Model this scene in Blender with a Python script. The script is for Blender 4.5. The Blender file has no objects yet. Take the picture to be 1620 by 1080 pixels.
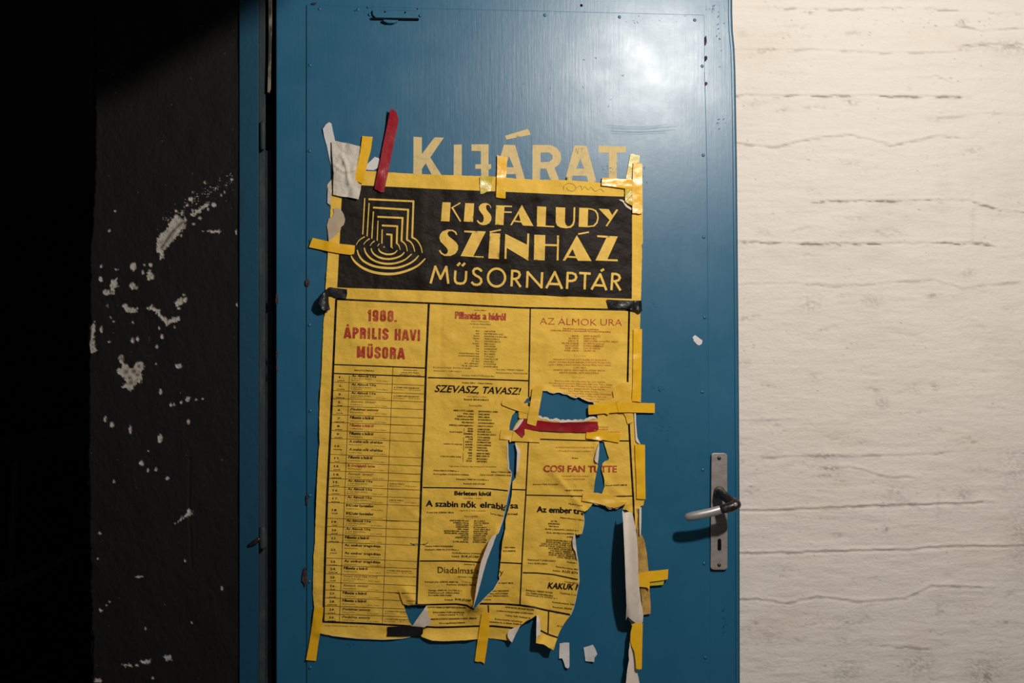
import bpy, bmesh, math, random
import numpy as np
from mathutils import Vector, Matrix
from mathutils.geometry import delaunay_2d_cdt

random.seed(7)
C = bpy.context.scene.collection

# ------------------------------------------------------------------ camera
F_PX, SC = 2400.0, 860.0              # focal length in pixels, pixels per metre on the door
D = F_PX / SC                          # distance of the lens from the door
yaw, pitch, roll = math.atan(0.146), math.atan(0.035), math.radians(-0.10)
CAM = np.array([0.0, -D, 1.243])
fw = Vector((math.sin(yaw) * math.cos(pitch), math.cos(yaw) * math.cos(pitch), math.sin(pitch)))
rt = fw.cross(Vector((0, 0, 1))).normalized()
up = rt.cross(fw).normalized()
rt2 = rt * math.cos(roll) + up * math.sin(roll)
up2 = up * math.cos(roll) - rt * math.sin(roll)
FW, RT, UP = (np.array(v) for v in (fw, rt2, up2))
cd = bpy.data.cameras.new('camera'); cam = bpy.data.objects.new('camera', cd); C.objects.link(cam)
cd.sensor_width = 36.0; cd.lens = 36.0 * F_PX / 1620.0; cd.clip_start = 0.05
M = Matrix((rt2, up2, -fw)).transposed().to_4x4(); M.translation = Vector(CAM)
cam.matrix_world = M
bpy.context.scene.camera = cam

def P(px, py, h=0.0):
    """point of the photographed surface seen at a pixel, h metres proud of the door face"""
    px = np.asarray(px, float); py = np.asarray(py, float)
    u = (px - 810.0) / F_PX; v = (540.0 - py) / F_PX
    d = FW[None, :] + u.reshape(-1, 1) * RT[None, :] + v.reshape(-1, 1) * UP[None, :]
    hh = np.broadcast_to(np.asarray(h, float), px.shape).reshape(-1)
    t = (-hh - CAM[1]) / d[:, 1]
    return CAM[None, :] + d * t[:, None]
def P1(px, py, h=0.0):
    return Vector(P([px], [py], h)[0])

# ------------------------------------------------------------------ world, lamp, exposure
sc = bpy.context.scene
w = bpy.data.worlds.new('night'); sc.world = w; w.use_nodes = True
w.node_tree.nodes['Background'].inputs[0].default_value = (0.55, 0.6, 0.7, 1)
w.node_tree.nodes['Background'].inputs[1].default_value = 0.045
sc.view_settings.view_transform = 'Standard'; sc.view_settings.look = 'None'
sc.view_settings.gamma = 1.0; sc.view_settings.exposure = 0.0
sc.view_settings.use_curve_mapping = False
ld = bpy.data.lights.new('ceiling_lamp', 'POINT'); lamp = bpy.data.objects.new('ceiling_lamp', ld); C.objects.link(lamp)
ld.energy = 103.0; ld.color = (1.0, 0.945, 0.875); ld.shadow_soft_size = 0.055
hl = np.array(P([1032], [104])[0])
LP = hl + 0.53 * np.array([hl[0] - CAM[0], -D, hl[2] - CAM[2]])
lamp.location = Vector(LP)
sc.cycles.max_bounces = 6
sc.cycles.use_denoising = True

# ------------------------------------------------------------------ numpy noise
def _hash(ix, iy, s):
    n = (ix.astype(np.int64) * 374761393 + iy.astype(np.int64) * 668265263 + s * 1442695041) & 0x7fffffff
    n = ((n ^ (n >> 13)) * 1274126177) & 0x7fffffff
    return ((n ^ (n >> 16)) & 0xffff) / 65535.0
def vnoise(x, y, s=0):
    ix = np.floor(x); iy = np.floor(y); fx = x - ix; fy = y - iy
    fx = fx * fx * (3 - 2 * fx); fy = fy * fy * (3 - 2 * fy)
    a = _hash(ix, iy, s); b = _hash(ix + 1, iy, s); c = _hash(ix, iy + 1, s); d = _hash(ix + 1, iy + 1, s)
    return (a * (1 - fx) + b * fx) * (1 - fy) + (c * (1 - fx) + d * fx) * fy
def fbm(x, y, s=0, o=4):
    x = np.asarray(x, float); y = np.asarray(y, float)
    r = 0; a = .5
    for k in range(o):
        r = r + a * vnoise(x, y, s + k * 17); x = x * 2.03 + 5.1; y = y * 2.03 + 3.7; a *= .5
    return r / (1 - .5 ** o)
def inside(px, py, poly):
    r = np.zeros(px.shape, bool); n = len(poly)
    for i in range(n):
        x0, y0 = poly[i]; x1, y1 = poly[(i + 1) % n]
        if y0 == y1: continue
        c = ((y0 > py) != (y1 > py)) & (px < (x1 - x0) * (py - y0) / (y1 - y0) + x0)
        r ^= c
    return r
def segdist(px, py, pts, closed=False):
    r = np.full(np.shape(px), 1e9); n = len(pts)
    for i in range(n if closed else n - 1):
        x0, y0 = pts[i]; x1, y1 = pts[(i + 1) % n]
        dx, dy = x1 - x0, y1 - y0; L = dx * dx + dy * dy + 1e-9
        t = np.clip(((px - x0) * dx + (py - y0) * dy) / L, 0, 1)
        r = np.minimum(r, np.hypot(px - x0 - t * dx, py - y0 - t * dy))
    return r

# ------------------------------------------------------------------ materials
def mat(name, col, rough=.6, spec=.4, metal=0.0, dirt=None, bumps=(), rvar=0.0, coat=0.0, attr=None, alpha=None, trans=0.0):
    m = bpy.data.materials.new(name); m.use_nodes = True
    nt = m.node_tree; N = nt.nodes; L = nt.links; b = N['Principled BSDF']
    b.inputs['Base Color'].default_value = (*col, 1); b.inputs['Roughness'].default_value = rough
    b.inputs['Specular IOR Level'].default_value = spec; b.inputs['Metallic'].default_value = metal
    b.inputs['Coat Weight'].default_value = coat; b.inputs['Coat Roughness'].default_value = .22
    geo = N.new('ShaderNodeNewGeometry')
    def mapping(scl):
        mp = N.new('ShaderNodeMapping'); mp.inputs['Scale'].default_value = scl
        L.new(geo.outputs['Position'], mp.inputs['Vector']); return mp.outputs[0]
    def noise(scl, detail=4, ro=.6):
        n = N.new('ShaderNodeTexNoise'); n.inputs['Scale'].default_value = 1.0
        n.inputs['Detail'].default_value = detail; n.inputs['Roughness'].default_value = ro
        L.new(mapping(scl), n.inputs['Vector']); return n.outputs['Fac']
    def ramp(sock, a, b_):
        r = N.new('ShaderNodeMapRange'); r.inputs[1].default_value = a; r.inputs[2].default_value = b_
        L.new(sock, r.inputs[0]); return r.outputs[0]
    cur = None
    def mix(fac, c2):
        nonlocal cur
        x = N.new('ShaderNodeMix'); x.data_type = 'RGBA'
        if hasattr(fac, 'links'): L.new(fac, x.inputs[0])
        else: x.inputs[0].default_value = fac
        if cur is None: x.inputs[6].default_value = (*col, 1)
        else: L.new(cur, x.inputs[6])
        x.inputs[7].default_value = (*c2, 1); cur = x.outputs[2]
    for d in (dirt or []):
        scl, lo, hi, c2, amt = d
        f = ramp(noise(scl, 5), lo, hi)
        mu = N.new('ShaderNodeMath'); mu.operation = 'MULTIPLY'; mu.inputs[1].default_value = amt; L.new(f, mu.inputs[0])
        mix(mu.outputs[0], c2)
    for (an, c2) in (attr or []):
        at = N.new('ShaderNodeAttribute'); at.attribute_name = an
        mix(ramp(at.outputs['Fac'], 0.0, 1.0), c2)
    if cur is not None: L.new(cur, b.inputs['Base Color'])
    if rvar:
        r = ramp(noise((14, 14, 14), 4), .3, .7); mr = N.new('ShaderNodeMath'); mr.operation = 'MULTIPLY_ADD'
        mr.inputs[1].default_value = rvar; mr.inputs[2].default_value = rough - rvar / 2
        L.new(r, mr.inputs[0]); L.new(mr.outputs[0], b.inputs['Roughness'])
    nrm = None
    for (scl, dist) in bumps:
        bp = N.new('ShaderNodeBump'); bp.inputs['Strength'].default_value = 1.0; bp.inputs['Distance'].default_value = dist
        L.new(noise(scl, 5, .6), bp.inputs['Height'])
        if nrm is not None: L.new(nrm, bp.inputs['Normal'])
        nrm = bp.outputs[0]
    if nrm is not None: L.new(nrm, b.inputs['Normal'])
    if alpha is not None: b.inputs['Alpha'].default_value = alpha
    if trans:
        b.inputs['Transmission Weight'].default_value = trans
    return m
def s2l(r, g, b):
    f = lambda c: (c / 255 / 12.92) if c / 255 <= .04045 else ((c / 255 + .055) / 1.055) ** 2.4
    return (f(r), f(g), f(b))
BLUE = (0.012, 0.108, 0.198)
M_DOOR = mat('blue_door_paint', BLUE, .34, .50, coat=.042, dirt=[((7, 7, 7), .45, .75, (0.024, 0.135, 0.240), .45), ((60, 60, 60), .62, .75, (0.008, 0.06, 0.11), .3)],
             bumps=[((240, 20, 9), .00013), ((900, 300, 900), .00007), ((70, 70, 50), .00014)], rvar=.06)
M_FRAME = mat('blue_frame_paint', (0.006, 0.056, 0.100), .55, .2, dirt=[((25, 25, 6), .55, .72, (0.008, 0.035, 0.06), .7), ((120, 60, 30), .70, .76, (.35, .42, .45), .5)],
              bumps=[((90, 90, 90), .0006)])
M_DARKREB = mat('dark_grey_frame_rebate', (0.022, 0.034, 0.038), .7, .3, dirt=[((50, 50, 20), .5, .7, (.07, .075, .07), .6)], bumps=[((60, 60, 60), .001)])  # dark grey with paler noise patches, for rebate, strip and hinges
M_GASKET = mat('lit_beige_edge_strip', (0.20, 0.18, 0.13), .7, .3, dirt=[((80, 40, 25), .45, .6, (.02, .02, .018), .9)], bumps=[((80, 80, 80), .001)])  # beige with the leaking light put into the colour
M_RUST = mat('bare_rusty_chip', (0.045, 0.02, 0.022), .8, .2, dirt=[((200, 200, 200), .5, .6, (.12, .08, .07), .6)])
M_LETTER = mat('cream_stencil_paint', (0.68, 0.51, 0.23), .5, .15, dirt=[((90, 90, 90), .5, .75, (.33, .29, .17), .5), ((400, 400, 400), .6, .7, (.2, .25, .22), .4)],
               bumps=[((260, 20, 9), .0006)])
M_WALLR = mat('painted_board_marked_concrete', (0.735, 0.680, 0.615), .75, .2,
              dirt=[((4, 4, 9), .5, .8, (.60, .51, .42), .5), ((9, 9, 110), .60, .78, (.50, .43, .36), .22), ((300, 300, 500), .66, .74, (.28, .23, .19), .35)],
              bumps=[((16, 16, 110), .0010), ((150, 150, 230), .0011)], attr=[('dirt', (.16, .13, .11))])
M_WALLL = mat('black_painted_plaster', (0.0085, 0.0082, 0.0088), .75, .15,
              dirt=[((10, 10, 5), .5, .8, (.006, .005, .0045), .6), ((220, 220, 60), .62, .75, (.02, .019, .018), .5)],
              bumps=[((200, 200, 90), .001), ((600, 600, 400), .0006)], attr=[('chip', (.46, .42, .36)), ('pit', (.05, .035, .028))])
PBUMP = [((20, 20, 24), .0045), ((90, 90, 80), .0005)]
M_PAPER = mat('yellow_poster_paper', (0.84, 0.525, 0.075), .62, .12,
              dirt=[((14, 14, 10), .45, .75, (.58, .34, .035), .65), ((50, 50, 60), .55, .75, (.82, .53, .10), .5), ((90, 90, 90), .64, .76, (.42, .26, .06), .5)], bumps=PBUMP)
M_MARGIN = M_PAPER
M_INK = mat('black_printing_ink', (0.012, 0.009, 0.007), .5, .12, dirt=[((120, 120, 120), .62, .74, (.10, .07, .03), .35)], bumps=PBUMP)
M_INKS = mat('thin_black_small_print_ink', (0.035, 0.024, 0.012), .6, .12, bumps=PBUMP)
M_HEAD = mat('black_header_ink', (0.013, 0.0088, 0.0052), .55, .14, dirt=[((10, 10, 14), .45, .7, (.026, .020, .014), .8), ((160, 160, 160), .62, .74, (.05, .038, .026), .4)], bumps=PBUMP)
M_GREY = mat('faded_small_print_ink', (0.085, 0.05, 0.02), .6, .3, bumps=PBUMP)
M_RED = mat('worn_red_printing_ink', (0.42, 0.035, 0.016), .6, .3, dirt=[((70, 70, 50), .48, .7, (.60, .24, .06), .55), ((400, 400, 400), .6, .7, (.7, .4, .1), .6)], bumps=PBUMP)
M_REDS = mat('red_small_print_ink', (0.46, 0.13, 0.03), .6, .3, bumps=PBUMP)
M_YINK = mat('yellow_unprinted_lettering', (0.84, 0.54, 0.11), .6, .12, dirt=[((60, 60, 60), .5, .75, (.58, .37, .09), .5)], bumps=PBUMP)
M_BACK = mat('pale_paper_reverse', (0.74, 0.64, 0.55), .75, .25, dirt=[((40, 40, 40), .45, .75, (.56, .47, .40), .5)], bumps=[((60, 60, 60), .0012)])
M_TORN = mat('raw_torn_paper_fibre', (0.70, 0.60, 0.48), .85, .2, bumps=[((300, 300, 300), .0008)])
TB = [((70, 70, 70), .0008)]
M_TAPEY = mat('yellow_sticky_tape', (0.86, 0.47, 0.012), .30, .45, coat=.1, dirt=[((30, 30, 30), .5, .75, (.72, .42, .05), .5)], bumps=TB)
M_TAPED = mat('matt_yellow_sticky_tape', (0.80, 0.47, 0.04), .42, .4, dirt=[((40, 40, 40), .5, .75, (.66, .40, .06), .6)], bumps=TB)
M_TAPEG = mat('greenish_doubled_tape', (0.58, 0.44, 0.035), .3, .5, coat=.2, dirt=[((40, 40, 40), .5, .75, (.72, .45, .05), .6)], bumps=TB)
M_TAPER = mat('dark_red_tape', (0.33, 0.008, 0.018), .30, .5, coat=.25, dirt=[((30, 30, 30), .5, .75, (.13, .006, .01), .6)], bumps=TB)
M_TAPEK = mat('black_sticky_tape', (0.008, 0.008, 0.009), .28, .55, coat=.3, bumps=[((60, 60, 60), .0015)])
M_TAPEW = mat('white_sticky_tape', (0.68, 0.66, 0.65), .35, .45, dirt=[((80, 80, 80), .58, .7, (.35, .34, .33), .5)], bumps=TB)
M_MASK = mat('crumpled_masking_tape', (0.62, 0.56, 0.47), .6, .35, dirt=[((60, 60, 60), .5, .75, (.46, .40, .32), .6)], bumps=[((60, 60, 60), .003)])
M_ALU = mat('brushed_aluminium_plate', (0.36, 0.32, 0.305), .42, .5, metal=.35, dirt=[((40, 40, 90), .45, .75, (.22, .175, .15), .8)], bumps=[((300, 300, 60), .0003)])
M_GRIP = mat('worn_metal_grip', (0.40, 0.385, 0.39), .40, .5, metal=.45, dirt=[((60, 60, 60), .5, .75, (.35, .33, .33), .6)])
M_NECK = mat('blackened_metal_neck', (0.035, 0.03, 0.027), .32, .6, metal=.6, dirt=[((90, 90, 90), .55, .7, (.25, .22, .2), .6)])
M_BLACK = mat('dark_recess', (0.004, 0.004, 0.004), .9, .1)
M_IRON = mat('dark_railing_iron', (0.022, 0.022, 0.024), .5, .4, bumps=[((50, 50, 50), .001)])
M_FLOOR = mat('grey_concrete_floor', (0.16, 0.15, 0.14), .8, .3, dirt=[((5, 5, 5), .4, .7, (.09, .085, .08), .8)], bumps=[((60, 60, 60), .002)])
M_VOID = mat('near_black_void_darkness', (0.004, 0.004, 0.0045), .9, .05)  # darkness of the stairwell void put into the wall colour
M_PENCIL = mat('pencil_mark', (0.12, 0.09, 0.06), .7, .2)

# ------------------------------------------------------------------ object helpers
def tag(o, label=None, cat=None, group=None, kind=None):
    if label: o['label'] = label
    if cat: o['category'] = cat
    if group: o['group'] = group
    if kind: o['kind'] = kind
    return o
def empty(name, loc):
    o = bpy.data.objects.new(name, None); C.objects.link(o); o.location = loc; o.empty_display_size = .05
    return o
def mesh_obj(name, V, Fs, m, parent=None, origin=None, smooth=True, solid=0.0, base=None):
    """V in world coordinates; origin is where the object sits"""
    V = np.asarray(V, float)
    if solid: V, Fs = thicken(V, Fs, solid)
    if parent is not None:
        o0 = Vector(parent['_o']) if '_o' in parent else parent.location
        org = np.array(o0)
    elif origin is not None: org = np.array(origin)
    else: org = V.mean(axis=0)
    me = bpy.data.meshes.new(name); me.from_pydata((V - org).tolist(), [], [tuple(int(i) for i in f) for f in Fs]); me.update()
    if smooth: me.polygons.foreach_set('use_smooth', [True] * len(me.polygons))
    me.materials.append(m)
    o = bpy.data.objects.new(name, me); C.objects.link(o)
    if parent is not None: o.parent = parent
    else: o.location = org
    o['_o'] = tuple(float(v) for v in org)
    return o
def thicken(V, Fs, t):
    """thin sheet with its own back and a crisp rim"""
    V = np.asarray(V, float); Fs = np.asarray(Fs); n = len(V)
    B = V + [0, t, 0]
    E = np.vstack([Fs[:, [0, 1]], Fs[:, [1, 2]], Fs[:, [2, 0]]])
    key = np.sort(E, 1); _, inv, cnt = np.unique(key, axis=0, return_inverse=True, return_counts=True)
    R = E[cnt[inv.ravel()] == 1]
    V2 = np.vstack([V, B, V, B])
    a, b = R[:, 0], R[:, 1]
    rim = np.vstack([np.stack([b + 2 * n, a + 2 * n, a + 3 * n], 1), np.stack([b + 2 * n, a + 3 * n, b + 3 * n], 1)])
    F2 = np.vstack([Fs, Fs[:, ::-1] + n, rim])
    used = np.unique(F2); mp = np.full(4 * n, -1); mp[used] = np.arange(len(used))
    return V2[used], mp[F2]

def tri_region(outer, holes=(), step=5.0, jit=0.0):
    """triangulate a pixel-space polygon with inner points; returns px, py, faces"""
    outer = [tuple(p) for p in outer]
    loops = [outer] + [list(h) for h in holes]
    pts = []; edges = []
    for lp in loops:
        q = []
        n = len(lp)
        for i in range(n):
            a = lp[i]; b = lp[(i + 1) % n]; L = math.hypot(b[0] - a[0], b[1] - a[1]); k = max(1, int(L / step))
            for j in range(k): q.append((a[0] + (b[0] - a[0]) * j / k, a[1] + (b[1] - a[1]) * j / k))
        if jit:
            q = [(x + random.uniform(-jit, jit), y + random.uniform(-jit, jit)) for x, y in q]
        s = len(pts); pts += q; edges += [(s + i, s + (i + 1) % len(q)) for i in range(len(q))]
        lp[:] = q
    outer = loops[0]
    xs = [p[0] for p in outer]; ys = [p[1] for p in outer]
    gx, gy = np.meshgrid(np.arange(min(xs) + step * .5, max(xs), step), np.arange(min(ys) + step * .5, max(ys), step))
    gx = gx.ravel(); gy = gy.ravel()
    k = inside(gx, gy, outer)
    for h in loops[1:]: k &= ~inside(gx, gy, h)
    gx = gx[k]; gy = gy[k]
    ok = np.ones(gx.shape, bool)
    for lp in loops: ok &= segdist(gx, gy, lp, True) > step * .35
    pts += list(zip(gx[ok].tolist(), gy[ok].tolist()))
    r = delaunay_2d_cdt([Vector(p) for p in pts], edges, [], 0, 1e-4)
    vx = np.array([v.x for v in r[0]]); vy = np.array([v.y for v in r[0]])
    F = np.array([f for f in r[2] if len(f) == 3])
    cx = vx[F].mean(1); cy = vy[F].mean(1)
    kk = inside(cx, cy, outer)
    for h in loops[1:]: kk &= ~inside(cx, cy, h)
    F = F[kk]
    # pixel y points down: make faces look at the camera
    ax = (vx[F[:, 1]] - vx[F[:, 0]]) * (vy[F[:, 2]] - vy[F[:, 0]]) - (vy[F[:, 1]] - vy[F[:, 0]]) * (vx[F[:, 2]] - vx[F[:, 0]])
    F[ax > 0] = F[ax > 0][:, ::-1]
    return vx, vy, F

def patch(name, poly, hf, m, parent=None, step=5.0, holes=(), solid=.0002, jit=0.0, origin=None):
    vx, vy, F = tri_region(poly, holes, step, jit)
    h = hf(vx, vy) if callable(hf) else np.full(vx.shape, hf)
    return mesh_obj(name, P(vx, vy, h), F, m, parent, origin, True, solid)

def prism(name, poly, h0, h1, m, parent=None, bevel=0.0, origin=None, segs=2):
    """pixel polygon at depth h0 (front, metres proud) extruded back to h1"""
    poly = list(poly)
    a = sum(poly[i][0] * poly[(i + 1) % len(poly)][1] - poly[(i + 1) % len(poly)][0] * poly[i][1] for i in range(len(poly)))
    if a > 0: poly = poly[::-1]
    px = [p[0] for p in poly]; py = [p[1] for p in poly]; n = len(poly)
    A = P(px, py, 0.0)
    Fp = A.copy(); Fp[:, 1] = -h0
    if abs(h0) > .004: Fp = P(px, py, h0)
    B = Fp.copy(); B[:, 1] = -h1
    V = np.vstack([Fp, B])
    Fs = [tuple(range(n)), tuple(range(2 * n - 1, n - 1, -1))] + [(i, i + n, (i + 1) % n + n, (i + 1) % n) for i in range(n)]
    o = mesh_obj(name, V, Fs, m, parent, origin, False)
    if bevel:
        md = o.modifiers.new('bevel', 'BEVEL'); md.width = bevel; md.segments = segs; md.limit_method = 'ANGLE'
    return o

def dome(name, px, py, r, hgt, m, parent, base=0.0, n=12):
    V = []; Fs = []
    c = P1(px, py, base)
    for k, (rr, hh) in enumerate([(1, 0), (.95, .35), (.7, .8), (.35, .97)]):
        for i in range(n):
            a = 2 * math.pi * i / n
            V.append((c.x + r * rr * math.cos(a), c.y - hgt * hh, c.z + r * rr * math.sin(a)))
    V.append((c.x, c.y - hgt, c.z))
    for k in range(3):
        for i in range(n): Fs.append((k * n + i, k * n + (i + 1) % n, (k + 1) * n + (i + 1) % n, (k + 1) * n + i))
    for i in range(n): Fs.append((3 * n + i, 3 * n + (i + 1) % n, 4 * n))
    return mesh_obj(name, V, Fs, m, parent)

def tube(name, pts, radii, m, parent=None, n=16, flat=1.0, origin=None):
    """swept tube through world points with round ends"""
    pts = [Vector(p) for p in pts]
    V = []; Fs = []
    prev = None
    rings = []
    for i, p in enumerate(pts):
        t = (pts[min(i + 1, len(pts) - 1)] - pts[max(i - 1, 0)]).normalized()
        ref = Vector((0, 1, 0)) if abs(t.y) < .9 else Vector((0, 0, 1))
        if prev is None: a = t.cross(ref).normalized()
        else: a = (prev - t * prev.dot(t)).normalized()
        prev = a; b = t.cross(a).normalized()
        rings.append((p, t, a, b, radii[i]))
    full = []
    p, t, a, b, r = rings[0]
    for k in (.25, .65, .9): full.append((p - t * r * math.sqrt(max(0, 1 - k * k)), a, b, r * k))
    for q in rings: full.append((q[0], q[2], q[3], q[4]))
    p, t, a, b, r = rings[-1]
    for k in (.9, .65, .25): full.append((p + t * r * math.sqrt(max(0, 1 - k * k)), a, b, r * k))
    for (p, a, b, r) in full:
        for i in range(n):
            an = 2 * math.pi * i / n
            V.append(p + a * (r * math.cos(an)) + b * (r * flat * math.sin(an)))
    R = len(full)
    for k in range(R - 1):
        for i in range(n):
            Fs.append((k * n + i, k * n + (i + 1) % n, (k + 1) * n + (i + 1) % n, (k + 1) * n + i))
    Fs.append(tuple(range(n - 1, -1, -1))); Fs.append(tuple((R - 1) * n + i for i in range(n)))
    return mesh_obj(name, V, Fs, m, parent, origin)

# ================================================================== SETTING
# right wall: one cast concrete wall with board joints raised and sunk in the mesh
def wall_right():
    xs = np.concatenate([np.arange(1140, 1640, 2.6), np.arange(1640, 2960, 20)])
    ys = np.concatenate([np.arange(-420, -20, 20), np.arange(-20, 1100, 2.2), np.arange(1100, 1720, 20)])
    X, Y = np.meshgrid(xs, ys); sh = X.shape; x = X.ravel(); y = Y.ravel()
    seams = [([(1140, 8), (1240, 10), (1330, 12), (1460, 10), (1620, 20)], .5, .5),
             ([(1140, 76), (1300, 77), (1400, 81), (1520, 80), (1560, 66), (1640, 78)], .8, .35),
             ([(1140, 149), (1300, 149), (1525, 151)], .9, .8),
             ([(1160, 224), (1232, 232), (1290, 217), (1350, 212), (1420, 229), (1450, 222), (1490, 213), (1525, 217)], .9, .45),
             ([(1140, 302), (1200, 302)], .4, .2), ([(1290, 317), (1540, 316), (1590, 332), (1640, 338)], .6, .9),
             ([(1150, 381), (1260, 385), (1560, 384), (1580, 391)], .7, .9),
             ([(1140, 450), (1270, 448), (1330, 452), (1480, 443), (1530, 456), (1620, 446)], .6, .35),
             ([(1140, 668), (1240, 665)], .5, .3), ([(1210, 725), (1350, 722), (1440, 722), (1515, 716)], .6, .5),
             ([(1350, 740), (1410, 756), (1445, 757)], .8, .3),
             ([(1140, 809), (1220, 810), (1330, 805), (1360, 803), (1540, 798), (1560, 796)], 1.5, .55),
             ([(1140, 879), (1230, 877), (1340, 874), (1440, 872), (1510, 866), (1640, 866)], 1.5, .45),
             ([(1140, 951), (1200, 951), (1250, 957), (1300, 947), (1360, 955), (1440, 950), (1480, 930), (1560, 932)], 1.1, .45),
             ([(1400, 1024), (1440, 1026), (1480, 1031)], .6, .6), ([(1520, 36), (1560, 47), (1600, 44), (1640, 42)], .8, .5),
             ([(1520, 68), (1620, 68)], .5, .6), ([(1460, 120), (1490, 119), (1508, 128)], .8, .5), ([(1500, 185), (1560, 178), (1640, 178)], .5, .3)]
    n1 = fbm(x / 90, y / 14, 3); n2 = fbm(x / 9, y / 5, 8); n3 = fbm(x / 34, y / 22, 21)
    h = (fbm(x / 60, y / 12, 5) - .5) * .0016 + (fbm(x / 13, y / 6, 6) - .5) * .0010
    h += (np.clip(fbm(x / 80, y / 70, 11), .35, .65) - .5) * .004
    dirt = np.zeros(x.shape)
    for k, (pl, amp, dk) in enumerate(seams):
        m_ = (x > pl[0][0] - 30) & (x < pl[-1][0] + 30) & (y > min(p[1] for p in pl) - 14) & (y < max(p[1] for p in pl) + 14)
        xx = x[m_]; yy = y[m_] + (fbm(x[m_] / 12, y[m_] * 0 + k, 30 + k) - .5) * 3
        d = segdist(xx, yy, pl)
        py_ = np.interp(xx, [p[0] for p in pl], [p[1] for p in pl])
        sgn = yy - py_
        h[m_] += -.0014 * amp * np.exp(-(d / 1.5) ** 2) + .0009 * amp * np.exp(-((sgn + 4.0) / 2.6) ** 2) * (d < 20)
        nn = fbm(xx / 22, yy / 3.0, 50 + k)
        dirt[m_] = np.maximum(dirt[m_], dk * np.exp(-(d / 2.1) ** 2) * np.clip((nn - .50) * 7.0, .03, 1))
    # smudges and faint ghost marks
    for (cx, cy, rx, ry, a) in [(1288, 478, 20, 16, .3), (1385, 475, 18, 14, .28), (1310, 722, 26, 5, .6), (1318, 741, 22, 4, .7), (1312, 753, 20, 3, .6),
                                (1405, 792, 3, 26, .2), (1406, 838, 5, 5, .75), (1425, 782, 18, 20, .3), (1490, 795, 4, 26, .3), (1530, 783, 14, 12, .4), (1400, 638, 12, 10, .4),
                                (1455, 614, 12, 8, .35), (1485, 612, 6, 6, .6), (1460, 1052, 28, 24, .42), (1345, 1066, 30, 18, .35), (1565, 1065, 32, 26, .45),
                                (1345, 985, 26, 12, .3), (1375, 978, 12, 12, .3), (1494, 966, 10, 12, .35), (1338, 1014, 10, 10, .3), (1225, 1008, 22, 20, .2),
                                (1620, 70, 60, 12, .35), (1613, 745, 30, 40, .25), (1620, 850, 22, 60, .3), (1295, 600, 12, 5, .25), (1538, 432, 12, 9, .3),
                                (1500, 300, 10, 60, .08), (1545, 345, 5, 40, .15), (1570, 1075, 16, 14, .7), (1284, 16, 9, 3, .6), (1418, 12, 6, 3, .6), (1530, 31, 9, 5, .5)]:
        q = ((x - cx) / rx) ** 2 + ((y - cy) / ry) ** 2; m_ = q < 4
        v = np.exp(-q[m_] * 1.1) * a * np.clip((fbm(x[m_] / 3.2, y[m_] / 2.6, 70) - .40) * 5, 0, 1)
        dirt[m_] = np.maximum(dirt[m_], v)
    wr_ = random.Random(5)
    for _ in range(90):
        cx, cy = wr_.uniform(1175, 1615), wr_.uniform(0, 1080); rx, ry = wr_.uniform(5, 26), wr_.uniform(2, 6); a = wr_.uniform(.12, .5); tl = wr_.uniform(-.25, .25)
        m_ = (abs(x - cx) < rx * 2) & (abs(y - cy) < ry * 2 + rx * .5)
        q = ((x[m_] - cx) / rx) ** 2 + ((y[m_] - cy - (x[m_] - cx) * tl) / ry) ** 2
        dirt[m_] = np.maximum(dirt[m_], np.exp(-q * 1.2) * a * np.clip((fbm(x[m_] / 5, y[m_] / 2.6, 73) - .40) * 4, 0, 1))
        h[m_] -= np.exp(-q * 1.5) * .0007
    sp = np.clip((fbm(x / 2.6, y / 2.2, 90, 2) - .80) * 9, 0, 1) * np.clip((n3 - .48) * 5, 0, 1)
    dirt = np.maximum(dirt, sp * .6)
    V = P(x, y, 0.0); V[:, 1] = .018 - h
    nx = sh[1]; ny = sh[0]
    I = np.arange(nx * ny).reshape(ny, nx)
    Fq = np.stack([I[:-1, :-1].ravel(), I[1:, :-1].ravel(), I[1:, 1:].ravel(), I[:-1, 1:].ravel()], 1)
    o = mesh_obj('wall_right', V, Fq, M_WALLR, origin=(0.9, .018, 0))
    at = o.data.attributes.new('dirt', 'FLOAT', 'POINT'); at.data.foreach_set('value', dirt.astype(np.float32))
    tag(o, 'off-white painted board-marked concrete wall right of the blue door', kind='structure')
wall_right()

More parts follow.
